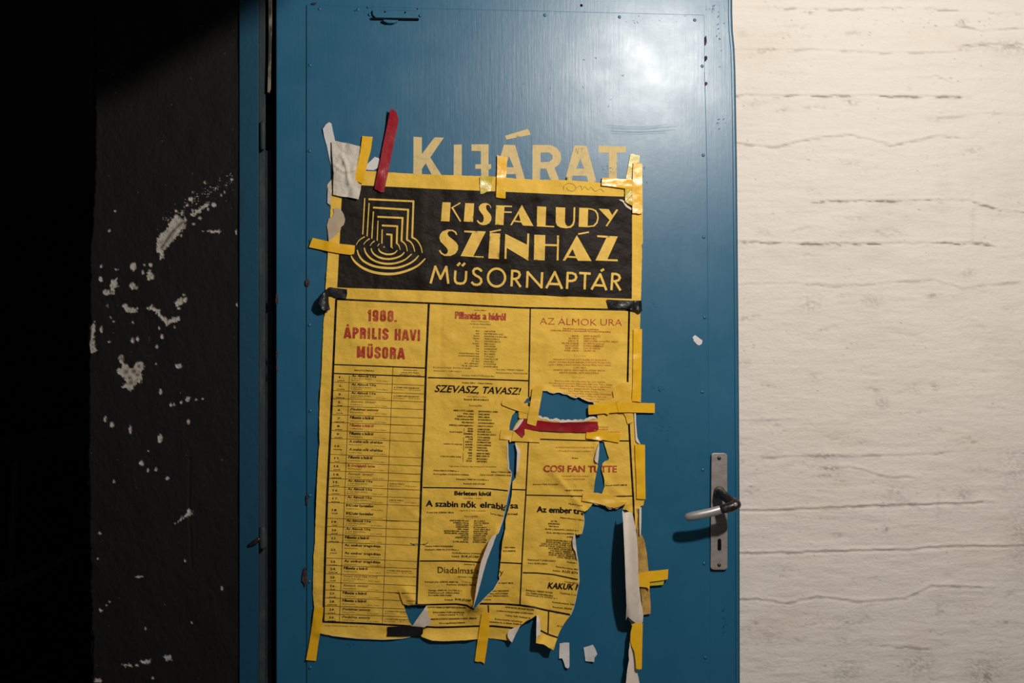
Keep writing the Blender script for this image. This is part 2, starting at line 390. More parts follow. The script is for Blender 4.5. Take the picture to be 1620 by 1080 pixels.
# left wall: black painted plaster pier, chipped
def wall_left():
    ys = np.concatenate([np.arange(-420, -20, 20), np.arange(-20, 1100, 1.25), np.arange(1100, 1720, 20)])
    lx = np.interp(ys, [-420, 130, 300, 400, 600, 720, 900, 1080, 1720], [153, 147, 145, 139, 137, 136, 139, 143, 146])
    lx = lx + (fbm(ys / 14, ys * 0, 3) - .5) * 5 + (fbm(ys / 4, ys * 0, 5) - .5) * 2
    nx = 192; t = np.linspace(0, 1, nx)
    X = lx[:, None] * (1 - t)[None, :] + 377.0 * t[None, :]; Y = np.repeat(ys[:, None], nx, 1)
    x = X.ravel(); y = Y.ravel()
    A = lambda L: [(120 + a / 3, 270 + b / 3) for a, b in L]
    polys = [A([(385, 380), (383, 330), (400, 300), (430, 280), (445, 245), (480, 200), (497, 215), (520, 240), (522, 262), (498, 290), (470, 320), (440, 355), (415, 375), (418, 410), (402, 422), (395, 390)]),
             A([(548, 203), (600, 165), (632, 146), (636, 158), (590, 192), (550, 217)]),
             A([(220, 640), (238, 632), (262, 652), (290, 650), (288, 668), (262, 678), (232, 660)]),
             A([(335, 650), (360, 638), (395, 658), (415, 690), (440, 703), (490, 690), (497, 708), (470, 720), (430, 732), (405, 697), (375, 668)]),
             A([(468, 625), (500, 600), (527, 603), (520, 620), (495, 637), (480, 642)]),
             A([(46, 700), (70, 735), (90, 715), (92, 760), (85, 800), (98, 850), (70, 868), (62, 820), (50, 770)]),
             A([(160, 545), (170, 515), (195, 508), (203, 545), (180, 560), (178, 580), (168, 575)]),
             A([(338, 480), (352, 472), (378, 497), (368, 514), (340, 518)]),
             A([(600, 286), (640, 284), (684, 280), (686, 292), (640, 290)]),
             [(150 + a / 10.8, 540 + b / 10.8) for a, b in [(440, 235), (485, 270), (495, 370), (570, 390), (600, 450), (660, 440), (690, 370), (740, 345), (800, 350), (840, 430), (820, 480), (780, 520), (810, 600), (780, 710), (720, 700), (650, 790), (600, 855), (540, 800), (440, 780), (530, 700), (500, 620), (440, 570), (370, 510), (400, 460), (450, 450), (470, 390), (415, 330), (412, 270)]]]
    Bm = lambda L: [(120 + a / 2.346, 620 + b / 2.346) for a, b in L]
    polys += [Bm([(368, 490), (412, 448), (415, 434), (430, 432), (432, 455), (415, 458)]), Bm([(172, 1012), (205, 1010), (206, 1018), (185, 1020)]),
              Bm([(238, 998), (280, 992), (272, 1006), (250, 1008)]), Bm([(320, 982), (352, 978), (356, 996), (340, 998)]), Bm([(55, 1060), (95, 1068), (92, 1078), (58, 1078)])]
    el = [(120 + a / 3, 270 + b / 3, r / 3, s / 3) for a, b, r, s in
          [(740, 38, 6, 6), (655, 160, 12, 10), (545, 132, 11, 9), (627, 182, 6, 6), (590, 222, 7, 7), (560, 252, 6, 6), (500, 305, 5, 5), (690, 115, 5, 4), (613, 55, 5, 4), (705, 98, 4, 5), (555, 100, 5, 4),
           (530, 160, 6, 5), (475, 190, 6, 5), (505, 200, 7, 9), (520, 230, 6, 14), (555, 190, 6, 10), (185, 190, 4, 4), (158, 283, 5, 5), (66, 33, 8, 13), (272, 453, 14, 20), (355, 445, 8, 9), (326, 445, 5, 5), (318, 480, 6, 9),
           (145, 575, 18, 14), (118, 512, 9, 14), (268, 545, 14, 15), (285, 552, 9, 8), (176, 577, 7, 7), (120, 452, 5, 6), (190, 467, 7, 5), (120, 755, 7, 14), (180, 715, 6, 5), (163, 693, 4, 5), (158, 810, 6, 4),
           (270, 805, 9, 12), (293, 797, 7, 11), (385, 833, 8, 7), (396, 746, 6, 6), (408, 785, 8, 10), (488, 926, 17, 10), (217, 890, 11, 17), (380, 915, 4, 4), (402, 1048, 5, 13), (533, 1076, 8, 5), (488, 652, 6, 4), (512, 588, 5, 4), (270, 719, 4, 4), (760, 290, 4, 8), (765, 635, 4, 9), (150, 640, 4, 6), (470, 740, 4, 5)]]
    el += [(120 + a / 2.346, 620 + b / 2.346, r / 2.346, s / 2.346) for a, b, r, s in
           [(315, 4, 4, 5), (415, 27, 8, 9), (390, 38, 5, 6), (352, 47, 4, 5), (365, 44, 3, 4), (472, 24, 4, 3), (446, 27, 4, 3), (35, 75, 4, 5), (36, 145, 3, 4), (108, 100, 5, 10), (134, 120, 9, 11), (202, 138, 5, 14), (418, 110, 5, 8), (312, 172, 9, 15),
            (243, 264, 9, 9), (268, 290, 4, 6), (297, 288, 5, 6), (268, 218, 4, 3), (340, 320, 6, 5), (141, 332, 5, 5), (88, 523, 6, 5), (235, 685, 10, 3), (403, 627, 4, 4), (543, 727, 4, 7), (92, 810, 6, 7), (112, 793, 3, 3), (125, 780, 4, 4),
            (226, 1015, 5, 4), (287, 1062, 5, 5), (38, 342, 7, 9), (38, 425, 5, 28), (34, 380, 4, 8), (44, 752, 4, 12), (47, 812, 5, 16), (53, 950, 5, 28), (52, 900, 4, 10), (257, 877, 4, 4), (83, 618, 4, 4), (430, 855, 3, 4)]]
    sd = np.full(x.shape, 9.0)
    jt = (fbm(x / 2.2, y / 2.2, 60, 3) - .5)
    for pl in polys:
        x0 = min(p[0] for p in pl) - 6; x1 = max(p[0] for p in pl) + 6; y0 = min(p[1] for p in pl) - 6; y1 = max(p[1] for p in pl) + 6
        m_ = (x > x0) & (x < x1) & (y > y0) & (y < y1)
        d = segdist(x[m_], y[m_], pl, True); d = np.where(inside(x[m_], y[m_], pl), -d, d) + jt[m_] * 6.5
        sd[m_] = np.minimum(sd[m_], d)
    for (cx, cy, r, s) in el:
        m_ = (abs(x - cx) < r + 6) & (abs(y - cy) < s + 6)
        q = np.hypot((x[m_] - cx) / r, (y[m_] - cy) / s)
        sd[m_] = np.minimum(sd[m_], (q - 1) * min(r, s) + jt[m_] * 3.2)
    # fine spatter up-right of the gash, and stray specks
    sp = fbm(x / 1.9, y / 1.9, 33, 2)
    near = np.exp(-(segdist(x, y, [(268, 350), (300, 320), (365, 283)]) / 13) ** 2)
    sd = np.minimum(sd, (.965 - near * .235 - sp) * 14)
    chip = np.clip(.5 - sd / 1.2, 0, 1)
    pit = np.zeros(x.shape)
    g = segdist(x, y, [(255, 391), (262, 381), (270, 369), (279, 359), (287, 352)]) + fbm(x / 5, y / 5, 12) * 2.4
    pit = np.maximum(pit, np.exp(-(g / 3.6) ** 2) * 1.0)
    for (cx, cy, r) in [(218.5, 579.5, 3), (198, 588.5, 3.5), (210.5, 587.5, 4), (206, 605.5, 4), (204, 598, 3), (191, 567, 3), (216, 593, 3)]:
        pit = np.maximum(pit, np.exp(-(np.hypot(x - cx, y - cy) / r) ** 2) * .8)
    pit *= chip
    pit = np.maximum(pit, chip * np.clip((fbm(x / 3, y / 3, 77) - .52) * 2.2, 0, .55))
    h = (fbm(x / 40, y / 60, 2) - .5) * .004 + (fbm(x / 6, y / 9, 4) - .5) * .0008 - chip * .0016 - pit * .002
    h -= .0012 * np.exp(-(segdist(x, y, [(300, 725), (299, 800), (303, 900)]) / 2) ** 2)
    # worn rounded arris on the left
    e = np.clip(1 - (x - np.repeat(lx[:, None], nx, 1).ravel()) / 6, 0, 1)
    V = P(x, y, 0.0); V[:, 1] = .004 - h + e * e * .012
    ny = len(ys); I = np.arange(nx * ny).reshape(ny, nx)
    Fq = [np.stack([I[:-1, :-1].ravel(), I[1:, :-1].ravel(), I[1:, 1:].ravel(), I[:-1, 1:].ravel()], 1)]
    # return face going back at the corner
    B = V[I[:, 0]].copy(); B[:, 1] = .42
    nb = len(V); V = np.vstack([V, B]); J = np.arange(nb, nb + ny)
    Fq.append(np.stack([J[:-1], J[1:], I[1:, 0], I[:-1, 0]], 1))
    o = mesh_obj('wall_left', V, np.vstack(Fq), M_WALLL, origin=(-.3, .004, 0))
    for nm, a in (('chip', chip), ('pit', pit)):
        at = o.data.attributes.new(nm, 'FLOAT', 'POINT'); at.data.foreach_set('value', np.concatenate([a, np.zeros(ny)]).astype(np.float32))
    tag(o, 'black painted plaster wall pier with chipped pale patches left of the door', kind='structure')
wall_left()

def box(name, x0, x1, y0, y1, z0, z1, m, parent=None, bevel=0.0):
    V = [(x, y, z) for x in (x0, x1) for y in (y0, y1) for z in (z0, z1)]
    Fs = [(0, 1, 3, 2), (4, 6, 7, 5), (0, 4, 5, 1), (2, 3, 7, 6), (0, 2, 6, 4), (1, 5, 7, 3)]
    o = mesh_obj(name, V, Fs, m, parent, origin=None if parent else ((x0 + x1) / 2, (y0 + y1) / 2, z0), smooth=False)
    if bevel:
        md = o.modifiers.new('bevel', 'BEVEL'); md.width = bevel; md.segments = 2
    return o
tag(box('floor', -3.0, 3.0, -4.0, 3.0, -.1, 0, M_FLOOR), 'grey concrete floor below the door', kind='structure')
# added slab out of view, shaped to throw the slanting shadow at the top left
_L = (LP[0], LP[2]); _f = .6
def _q(px, py):
    p = P1(px, py); return (_L[0] + (p.x - _L[0]) * _f, _L[1] + (p.z - _L[1]) * _f)
_dy = LP[1] * (1 - _f)
def slab(name, poly, y0, y1, m):
    n = len(poly); V = [(x, y0, z) for x, z in poly] + [(x, y1, z) for x, z in poly]
    return mesh_obj(name, V, [tuple(range(n)), tuple(range(2 * n - 1, n - 1, -1))] + [(i, (i + 1) % n, (i + 1) % n + n, i + n) for i in range(n)], m, None, (poly[0][0], y0, poly[0][1]), False)
_a, _b = _q(384, 10), _q(105, 178)
tag(slab('shade_slab', [_a, _b, (_b[0], 2.7), (_a[0], 2.7)], _dy, _dy + .06, M_WALLL), 'added dark slab hanging out of view to shade the top of the pier', kind='structure')
tag(box('ceiling', -3.0, 3.0, -4.0, 3.0, 2.7, 2.8, M_FLOOR), 'grey concrete ceiling over the door', kind='structure')
tag(box('wall_back', -3.0, 3.0, 2.6, 2.7, -.1, 2.8, M_VOID), 'near-black wall added to keep the stairwell void dark', kind='structure')
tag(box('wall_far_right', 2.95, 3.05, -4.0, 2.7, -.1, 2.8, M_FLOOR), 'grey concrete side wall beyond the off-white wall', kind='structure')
tag(box('wall_side', -3.05, -2.95, -4.0, 2.7, -.1, 2.8, M_VOID), 'near-black wall added to keep the far side of the stairwell dark', kind='structure')

# steel door frame
def vstrip(name, xa, xb, h0, h1, m, bevel=0.0, y0=-75, y1=1700, kind='structure', label=None, parent=None):
    o = prism(name, [(xa, y0), (xb, y0), (xb, y1), (xa, y1)], h0, h1, m, parent, bevel)
    if kind and parent is None: tag(o, label, kind=kind)
    return o
fr = vstrip('trim_2', 378.5, 409, .000, -.10, M_FRAME, .0012, label='blue painted steel door frame post on the hinge side')
vstrip('frame_rebate', 409.2, 420, -.014, -.10, M_DARKREB, .001, parent=fr)
vstrip('edge_strip', 420.6, 430.5, -.024, -.10, M_DARKREB, .001, parent=fr, y0=238)
prism('edge_strip_lit_piece', [(423.5, -75), (430.5, -75), (430.5, 40), (429, 100), (428.5, 140), (426, 146), (423, 146), (424.5, 90), (425, 40)], -.006, -.06, M_GASKET, fr, .0006)  # paler piece paints the light leaking onto the top of the strip
vstrip('gap_back', 409, 470, -.075, -.11, M_BLACK, 0, parent=fr)
tube('frame_hinge', [P1(415.5, 196, -.006), P1(415.5, 210, -.006), P1(415.5, 234, -.006)], [.0052, .0056, .0052], M_DARKREB, fr)
tube('frame_hinge', [P1(415, 838, -.006), P1(415, 850, -.006), P1(415, 864, -.006)], [.0066, .0072, .0066], M_DARKREB, fr)
tube('hinge_pin', [P1(395, 862, .002), P1(402, 858, .003), P1(409, 853, .002)], [.003, .0045, .004], M_NECK, fr)
tag(prism('trim_3', [(378, -130), (1230, -130), (1230, -78), (378, -78)], .0, -.06, M_FRAME, None, .002), 'blue painted head of the door frame', kind='structure')

# ================================================================== DOOR
door = empty('door_1', P1(800, 1680)); tag(door, 'blue painted steel door with lettering and a torn poster', kind='structure')
edge = [(1157, -75), (1157, 20), (1158, 50), (1160.5, 75), (1162, 110), (1163, 170), (1164.5, 260), (1167, 540), (1168.5, 780), (1169, 1080), (1171, 1680)]
prism('door_leaf', [(436.5, -75)] + edge + [(437, 1680)], 0.0, -.042, M_DOOR, door, .0022, segs=3)
pr = [(1113.8, 24), (1114.5, 115), (1116.5, 173), (1118.4, 260), (1120.6, 560), (1122.2, 780), (1124, 1080), (1127, 1640)]
panel = prism('door_panel', [(485, 8), (700, 14), (980, 20.5)] + pr + [(485, 1640), (485.4, 800), (484.6, 400)], .0022, -.001, M_DOOR, door, .0009)
for y in (103, 239, 381, 514, 650, 784, 920, 1056): dome('rivet', 490.5 + random.uniform(-1.2, 1.2), y, .0032, .0014, M_DOOR, door, .0022)
for x, y in ((1110.7, 104.7), (1112.4, 245.5), (1113.5, 375), (1115, 502), (1111, 620), (1112, 743), (1114, 891), (1116, 1040), (1099, 31.8), (980, 27), (862, 24), (505.5, 14), (566, 15)):
    dome('rivet', x, y, .0032, .0014, M_DOOR, door, .0022)
# welded seam bead on the right of the panel
tube('panel_edge_bead', [P1(x - .6, y, .0012) for x, y in pr[1:]], [.0012] * (len(pr) - 1), M_DOOR, door, 8)
prism('edge_fold', [(x_ - 5.2, y_) for x_, y_ in edge] + [(x_ - 1.2, y_) for x_, y_ in edge[::-1]], .0016, -.001, M_DOOR, door, .0007)
tag(prism('trim_4', [(x_ - 6, y_) for x_, y_ in edge] + [(x_ + 1.6, y_) for x_, y_ in edge[::-1]], -.009, -.017, M_FRAME, None, .0008), 'dark blue frame edge put in as the dark gap behind the right side of the door', kind='structure')  # dark strip stands for the shaded gap between door edge and wall
rng = random.Random(3)
def blob(name, cx, cy, rx, ry, h, m, parent, n=14, j=.3, solid=.0002):
    pl = [(cx + rx * math.cos(2 * math.pi * k / n) * (1 + rng.uniform(-j, j)), cy + ry * math.sin(2 * math.pi * k / n) * (1 + rng.uniform(-j, j))) for k in range(n)]
    return patch(name, pl, h, m, parent, 3.0, solid=solid)
for (cx, cy, rx, ry) in [(486.5, 447, 3.2, 6.5), (482, 913, 3.6, 13), (1116, 64, 1.8, 8), (1117, 92, 2, 4), (497, 5.5, 4, 1.8), (1117.3, 132, 1.8, 3), (438, 474, 2, 9),
                         (438, 560, 1.5, 5), (438, 583, 1.3, 7), (486, 790, 1.8, 9), (562, 17, 1.3, 1.3)]:
    blob('paint_chip', cx, cy, rx, ry, .0032, M_RUST, door)
# bracket plate near the top with a black box standing for the shadow gap under it
br = prism('bracket_plate', [(589, 16.5), (591, 15.3), (660, 16.5), (662, 18.5), (662, 27.5), (659.5, 29), (594, 28), (589.5, 23)], .0075, .002, M_DOOR, door, .001)
prism('bracket_shadow_gap', [(587, 27.8), (663, 29), (662.5, 32), (588, 31)], .0065, .002, M_BLACK, br, .0003)
prism('bracket_latch', [(606, 30.5), (630, 31.5), (629, 34), (624, 36.5), (614, 36.5), (607, 34)], .012, .002, M_DOOR, br, .0012)
for x, y in ((609, 18.8), (641, 19.8)): dome('bracket_hole', x, y, .0017, .0004, M_BLACK, br, .0078)
for (x, y, r) in ((584.5, 23.5, .0032), (587, 30, .0026), (664.5, 25, .003), (661, 14, .0018), (582, 12, .002)): dome('weld_bead', x, y, r, .003, M_DOOR, br, .002)

# lettering painted on the door
def K1(L, ox=480, oy=160, k=4.909): return [(ox + a / k, oy + b / k) for a, b in L]
def K2(L): return K1(L, 760, 180)
HL = .00245
def letter(poly, holes=()):
    return patch('painted_letter', poly, HL, M_LETTER, door, 6.0, holes=holes, solid=.0001)
letter(K1([(855, 275), (920, 281), (920, 410), (1018, 281), (1090, 283), (985, 437), (1090, 600), (1012, 600), (950, 482), (920, 525), (920, 600), (853, 600)]))
letter(K1([(1168, 338), (1230, 336), (1230, 600), (1166, 600)]))
letter(K1([(1305, 335), (1438, 335), (1438, 490), (1458, 490), (1458, 522), (1438, 530), (1438, 600), (1380, 600), (1380, 525), (1335, 525), (1335, 490), (1378, 490), (1378, 387), (1305, 385)]))
letter(K2([(182, 240), (270, 242), (352, 530), (287, 530), (272, 468), (182, 468), (165, 530), (100, 530)]), [K2([(222, 330), (258, 415), (192, 415)])])
letter(K2([(192, 170), (370, 117), (390, 162), (200, 200)]))
letter(K2([(405, 242), (540, 242), (590, 262), (622, 302), (628, 350), (612, 392), (575, 420), (620, 530), (552, 530), (510, 425), (465, 425), (462, 530), (403, 530)]), [K2([(468, 300), (535, 300), (560, 322), (560, 350), (535, 373), (467, 375)])])
letter(K2([(730, 245), (825, 250), (910, 560), (845, 560), (825, 482), (718, 480), (698, 560), (645, 560)]), [K2([(775, 345), (805, 425), (745, 425)])])
letter(K2([(918, 248), (1130, 252), (1130, 300), (1060, 302), (1058, 540), (998, 540), (998, 302), (918, 300)]))

def catmull(p, n=5):
    q = [p[0]] + list(p) + [p[-1]]; r_ = []
    for i in range(1, len(q) - 2):
        for j in range(n):
            t = j / n; t2 = t * t; t3 = t2 * t
            r_.append(tuple(.5 * (2 * q[i][k] + (q[i + 1][k] - q[i - 1][k]) * t + (2 * q[i - 1][k] - 5 * q[i][k] + 4 * q[i + 1][k] - q[i + 2][k]) * t2 + (-q[i - 1][k] + 3 * q[i][k] - 3 * q[i + 1][k] + q[i + 2][k]) * t3) for k in (0, 1)))
    return r_ + [p[-1]]
def strokes(name, lines, w_px, hf, m, parent, taper=None, step=3.0, smooth=False):
    """flat pen strokes: list of pixel polylines -> one mesh"""
    V = []; H = []; Fs = []
    L2 = []; W2 = []
    for li, ln in enumerate(lines):          # break a pen line at sharp corners so that the joints stay clean
        ww = w_px[li] if isinstance(w_px, (list, tuple)) else w_px
        if smooth: ln = catmull(ln)
        cur_ = [ln[0]]
        for i in range(1, len(ln)):
            cur_.append(ln[i])
            if i < len(ln) - 1 and not taper:
                a = (ln[i][0] - ln[i - 1][0], ln[i][1] - ln[i - 1][1]); b = (ln[i + 1][0] - ln[i][0], ln[i + 1][1] - ln[i][1])
                c_ = (a[0] * b[0] + a[1] * b[1]) / (math.hypot(*a) * math.hypot(*b) + 1e-9)
                if c_ < .30:
                    la, lb = math.hypot(*a) + 1e-9, math.hypot(*b) + 1e-9; ex = ww * .35
                    cur_[-1] = (ln[i][0] + a[0] / la * ex, ln[i][1] + a[1] / la * ex); L2.append(cur_); W2.append(ww)
                    cur_ = [(ln[i][0] - b[0] / lb * ex, ln[i][1] - b[1] / lb * ex)]
        L2.append(cur_); W2.append(ww)
    for ln, ww in zip(L2, W2):
        q = []
        for i in range(len(ln) - 1):
            a, b = ln[i], ln[i + 1]; L = math.hypot(b[0] - a[0], b[1] - a[1]); k = max(1, int(L / step))
            for j in range(k): q.append((a[0] + (b[0] - a[0]) * j / k, a[1] + (b[1] - a[1]) * j / k))
        q.append(ln[-1]); n = len(q); s = len(V)
        for i in range(n):
            t0 = (q[i][0] - q[max(i - 1, 0)][0], q[i][1] - q[max(i - 1, 0)][1]); t1 = (q[min(i + 1, n - 1)][0] - q[i][0], q[min(i + 1, n - 1)][1] - q[i][1])
            def nz(t):
                L = math.hypot(*t); return (t[0] / L, t[1] / L) if L > 1e-9 else None
            a, b = nz(t0) or nz(t1), nz(t1) or nz(t0)
            mx, my = a[0] + b[0], a[1] + b[1]; L = math.hypot(mx, my) or 1; mx /= L; my /= L
            cs = max(.45, mx * a[0] + my * a[1])
            u = i / (n - 1)
            hw = ww / 2 / cs * (taper(u) if taper else 1)
            V.append((q[i][0] - my * hw, q[i][1] + mx * hw)); V.append((q[i][0] + my * hw, q[i][1] - mx * hw))
        for i in range(n - 1): Fs.append((s + 2 * i, s + 2 * i + 2, s + 2 * i + 3, s + 2 * i + 1))
    vx = np.array([v[0] for v in V]); vy = np.array([v[1] for v in V])
    h = hf(vx, vy) if callable(hf) else np.full(vx.shape, hf)
    Fs = [f if ((vx[f[1]] - vx[f[0]]) * (vy[f[2]] - vy[f[0]]) - (vy[f[1]] - vy[f[0]]) * (vx[f[2]] - vx[f[0]])) <= 0 else f[::-1] for f in Fs]
    return mesh_obj(name, P(vx, vy, h), Fs, m, parent)
strokes('pencil_scribble', [K2([(738, 300), (745, 268), (755, 310), (765, 265)]), K2([(775, 270), (805, 268)]), K2([(788, 268), (785, 305)])], .4, .0027, M_PENCIL, door)

sc_r = random.Random(11); SL = []; SWD = []
for (cx, cy, rx, ry, n) in [(1040, 612, 12, 10, 16), (1048, 682, 14, 12, 14), (1044, 655, 12, 10, 8), (1035, 482, 10, 6, 6), (1020, 270, 10, 16, 8), (965, 268, 16, 12, 14), (1125, 14, 10, 8, 10), (1138, 60, 8, 40, 10),
                            (1137, 190, 10, 12, 6), (560, 1020, 10, 8, 5), (1146, 980, 8, 60, 10), (1020, 30, 60, 8, 8), (900, 130, 120, 60, 14), (1127, 885, 3, 10, 4), (470, 690, 12, 6, 4), (585, 14, 20, 8, 6), (1165, 1000, 2, 60, 6)]:
    for k in range(n):
        x = cx + sc_r.gauss(0, rx * .5); y = cy + sc_r.gauss(0, ry * .5); L = sc_r.uniform(.8, 4.5); a_ = sc_r.uniform(-1.2, 1.2)
        SL.append([(x, y), (x + L * .5 * math.cos(a_) + sc_r.uniform(-.5, .5), y + L * .5 * math.sin(a_)), (x + L * math.cos(a_), y + L * math.sin(a_))]); SWD.append(sc_r.uniform(.4, 1.2))
tag(strokes('paint_scuff', SL, SWD, .0026, mat('dark_scuffed_paint', (0.008, 0.065, 0.118), .5, .3), door, taper=lambda u: .4 + .6 * math.sin(math.pi * u)), kind='stuff')
dome('screw_hole', 919.8, 8.6, .0028, .0005, M_BLACK, door, .0)
SL = [[(956 + i * 1.5 + sc_r.uniform(-2, 2), 198 + i * 2.6 + sc_r.uniform(-.5, .5)), (1010, 200 + i * 2.6 + sc_r.uniform(-1, 1)), (1062 + sc_r.uniform(-20, 20), 197 + i * 2.7)] for i in range(6)]
for q in SL: tube('brush_ridge', [P1(x_, y_, .00185) for x_, y_ in catmull(q)], [.0003] + [.0005] * (len(catmull(q)) - 2) + [.0003], M_DOOR, door, 6)

# handle set
hp = prism('handle_plate', [(1125.5, 719), (1127, 717), (1130, 716.2), (1146, 716.2), (1149, 717.5), (1150.8, 720), (1151.3, 897), (1149.5, 900), (1146, 901.3), (1129, 901.3), (1125.5, 900), (1124, 897)], .0062, .002, M_ALU, door, .0014, segs=3)
tag(hp, 'worn aluminium handle plate with keyhole')
for y in (724.5, 893.3):
    s_ = dome('plate_screw', 1137.8, y, .0038, .0018, M_NECK, hp, .0062)
dome('keyhole', 1138.2, 854.5, .0034, .0003, M_BLACK, hp, .0064)
prism('keyhole', [(1135.4, 855), (1141, 855), (1141.2, 869), (1140, 870.5), (1136.6, 870.5), (1135.2, 869)], .0066, .005, M_BLACK, hp)
dome('handle_rose', 1138, 778.5, .0115, .004, M_NECK, hp, .0062, 20)
tube('lever_neck', [P1(1138, 778.5, .010), P1(1141, 781, .024), P1(1149, 787, .040), P1(1157, 793, .052), P1(1163, 797.5, .060)], [.0105, .0098, .0088, .0098, .0108], M_NECK, hp)
tube('lever_elbow', [P1(1164, 798, .062), P1(1157, 801.5, .064), P1(1147, 804, .062), P1(1142.5, 805, .061)], [.0100, .0098, .0090, .0082], M_NECK, hp)
tube('lever_grip', [P1(1140.5, 805.8, .060), P1(1136, 807, .060), P1(1124, 810.5, .059), P1(1108, 814, .057), P1(1095, 816.5, .054), P1(1089.5, 817.5, .052)], [.0078, .0082, .0084, .0086, .0085, .0078], M_GRIP, hp, flat=.9)
dome('lever_screw', 1163.5, 798, .0040, .0015, M_ALU, hp, .0730)

# ================================================================== POSTER
def K(ox, oy, k): return lambda L: [(ox + a / k, oy + b / k) for a, b in L]
K3 = K(480, 290, 5.4); K4 = K(660, 300, 4.263); K8 = K(780, 600, 4.5); K9 = K(780, 600, 9.0); KL = K(480, 840, 4.909); KM = K(640, 840, 4.909)
KR = K(820, 780, 3.6); KC = K(940, 230, 9.0); KB = K(500, 440, 13.5); KS = K(960, 780, 3.6)

OUT = [(545, 271), (576, 270), (602, 271.6), (640, 274), (684, 276), (730, 277.5), (779, 279), (812, 282), (847.6, 284), (902.6, 285), (949.5, 289), (1000, 291), (1014, 292),
       (1016.5, 339), (1017, 384), (1014.5, 388), (1016, 394), (1015, 440), (1014, 474), (1013, 502), (1012.5, 520), (1009, 600), (1005.5, 653), (1006.5, 675), (1008, 695.5), (1012, 702),
       (1017, 760), (1020, 789), (1018, 799), (1013, 801), (1010.5, 806), (1007, 830), (1005, 850), (1003.5, 850), (1001, 830), (999, 812), (990, 806), (984.5, 806), (990, 795.5),
       (982, 799), (975.6, 804.4), (970, 803), (964.4, 805), (958, 799), (953.3, 798), (945, 797), (938, 796), (930, 806), (925, 809), (923, 812), (924, 822), (923.6, 830), (920.5, 844), (914, 846), (910, 844),
       (906.5, 852), (907, 860), (911.7, 871.7), (913, 880), (915, 891), (916.3, 919), (914, 932), (911.7, 946.7), (908, 960), (903, 972), (897, 980), (893, 985.5), (888, 994), (884, 1002), (880, 1015), (875.5, 1028),
       (868, 1024), (860, 1019), (853, 1018), (848, 1017), (848.5, 995), (849, 974), (847, 974), (840, 978.5), (831, 983), (823, 990), (817, 1001), (810, 1015.6), (804, 1013), (799, 1012), (785, 1010.5), (772, 1009),
       (752, 1011), (735, 1012.5), (715, 1013.5), (698, 1013.8), (684, 1013), (675, 1010), (668, 1007.5), (665, 1005), (652, 1005), (649, 1007), (636, 1009.5), (623, 1010.5), (606, 1011.3), (588, 1011), (565, 1009.5), (541, 1007), (524, 1005), (510, 1002.5),
       (500, 1000), (497, 960), (495, 938), (496, 877), (498, 860), (499.5, 815), (501, 775), (504, 716), (505.5, 700), (505, 660), (506, 629), (509, 582), (511, 533), (512, 504), (516, 491), (515, 470), (515, 454), (517.5, 420), (519, 400),
       (521, 365), (522, 352), (523.5, 314), (525, 290), (527, 272)]
H1 = [(857.8, 617.8), (865.6, 617.8), (870, 620.2), (875.6, 621.8), (881, 620.2), (886.7, 620.4), (892, 622.8), (897.8, 623.3), (904, 627), (911, 629), (914.5, 627), (917.8, 627.8), (924, 631.5), (931, 634.4), (939, 635.6), (943, 645), (944.8, 654.4), (945.6, 662.5),
      (938, 661.5), (931, 664.4), (922, 667), (913, 666.7), (900, 667), (886.7, 667.8), (878, 665), (869, 665.6), (862, 662), (856.7, 663), (851, 659), (846, 652), (849, 640), (853, 625)]
H2 = [(828.5, 637), (833.3, 631), (840.5, 626.0), (841.5, 631), (836, 636.2), (830, 637.8)]
H3 = [(819.5, 649), (820, 660), (821.7, 663.3), (816, 671), (811, 680), (813, 690), (815, 698.7), (818, 715), (816.8, 741.5), (815.8, 755.7), (810.7, 761.8), (809.7, 782), (806.6, 798.5), (802.6, 810.7), (799.5, 823),
      (799.5, 836), (794.8, 856), (792.8, 878.7), (791.8, 889), (789.5, 909), (790.7, 915.4), (780.6, 932.7), (770.4, 942), (762, 951), (755, 958), (748, 965.5), (751, 954), (760, 921.5), (770.4, 885.8), (781, 857), (785.6, 846), (788.3, 843.3), (795.4, 823), (800.5, 800.5),
      (805, 778), (807.7, 761.8), (809.7, 747.6), (805.6, 741.5), (804.2, 721), (803.6, 699.7), (805, 690), (806, 679), (806.7, 669), (810, 657.8), (816.7, 649.4)]
H4 = [(947.8, 697.8), (955.6, 699), (959, 711), (963.3, 724.4), (962, 727.8), (957, 729), (953, 733), (951.5, 742), (955.6, 755.6), (956.7, 769), (952, 781), (946, 779.5), (939, 779), (941, 760), (945.6, 737.8), (944.5, 730), (947, 705)]
H5 = [(638.5, 957), (659, 956.3), (675, 957.5), (663, 974), (652, 990), (648, 984), (643, 970)]
HOLES = [H1, H2, H3, H4, H5]

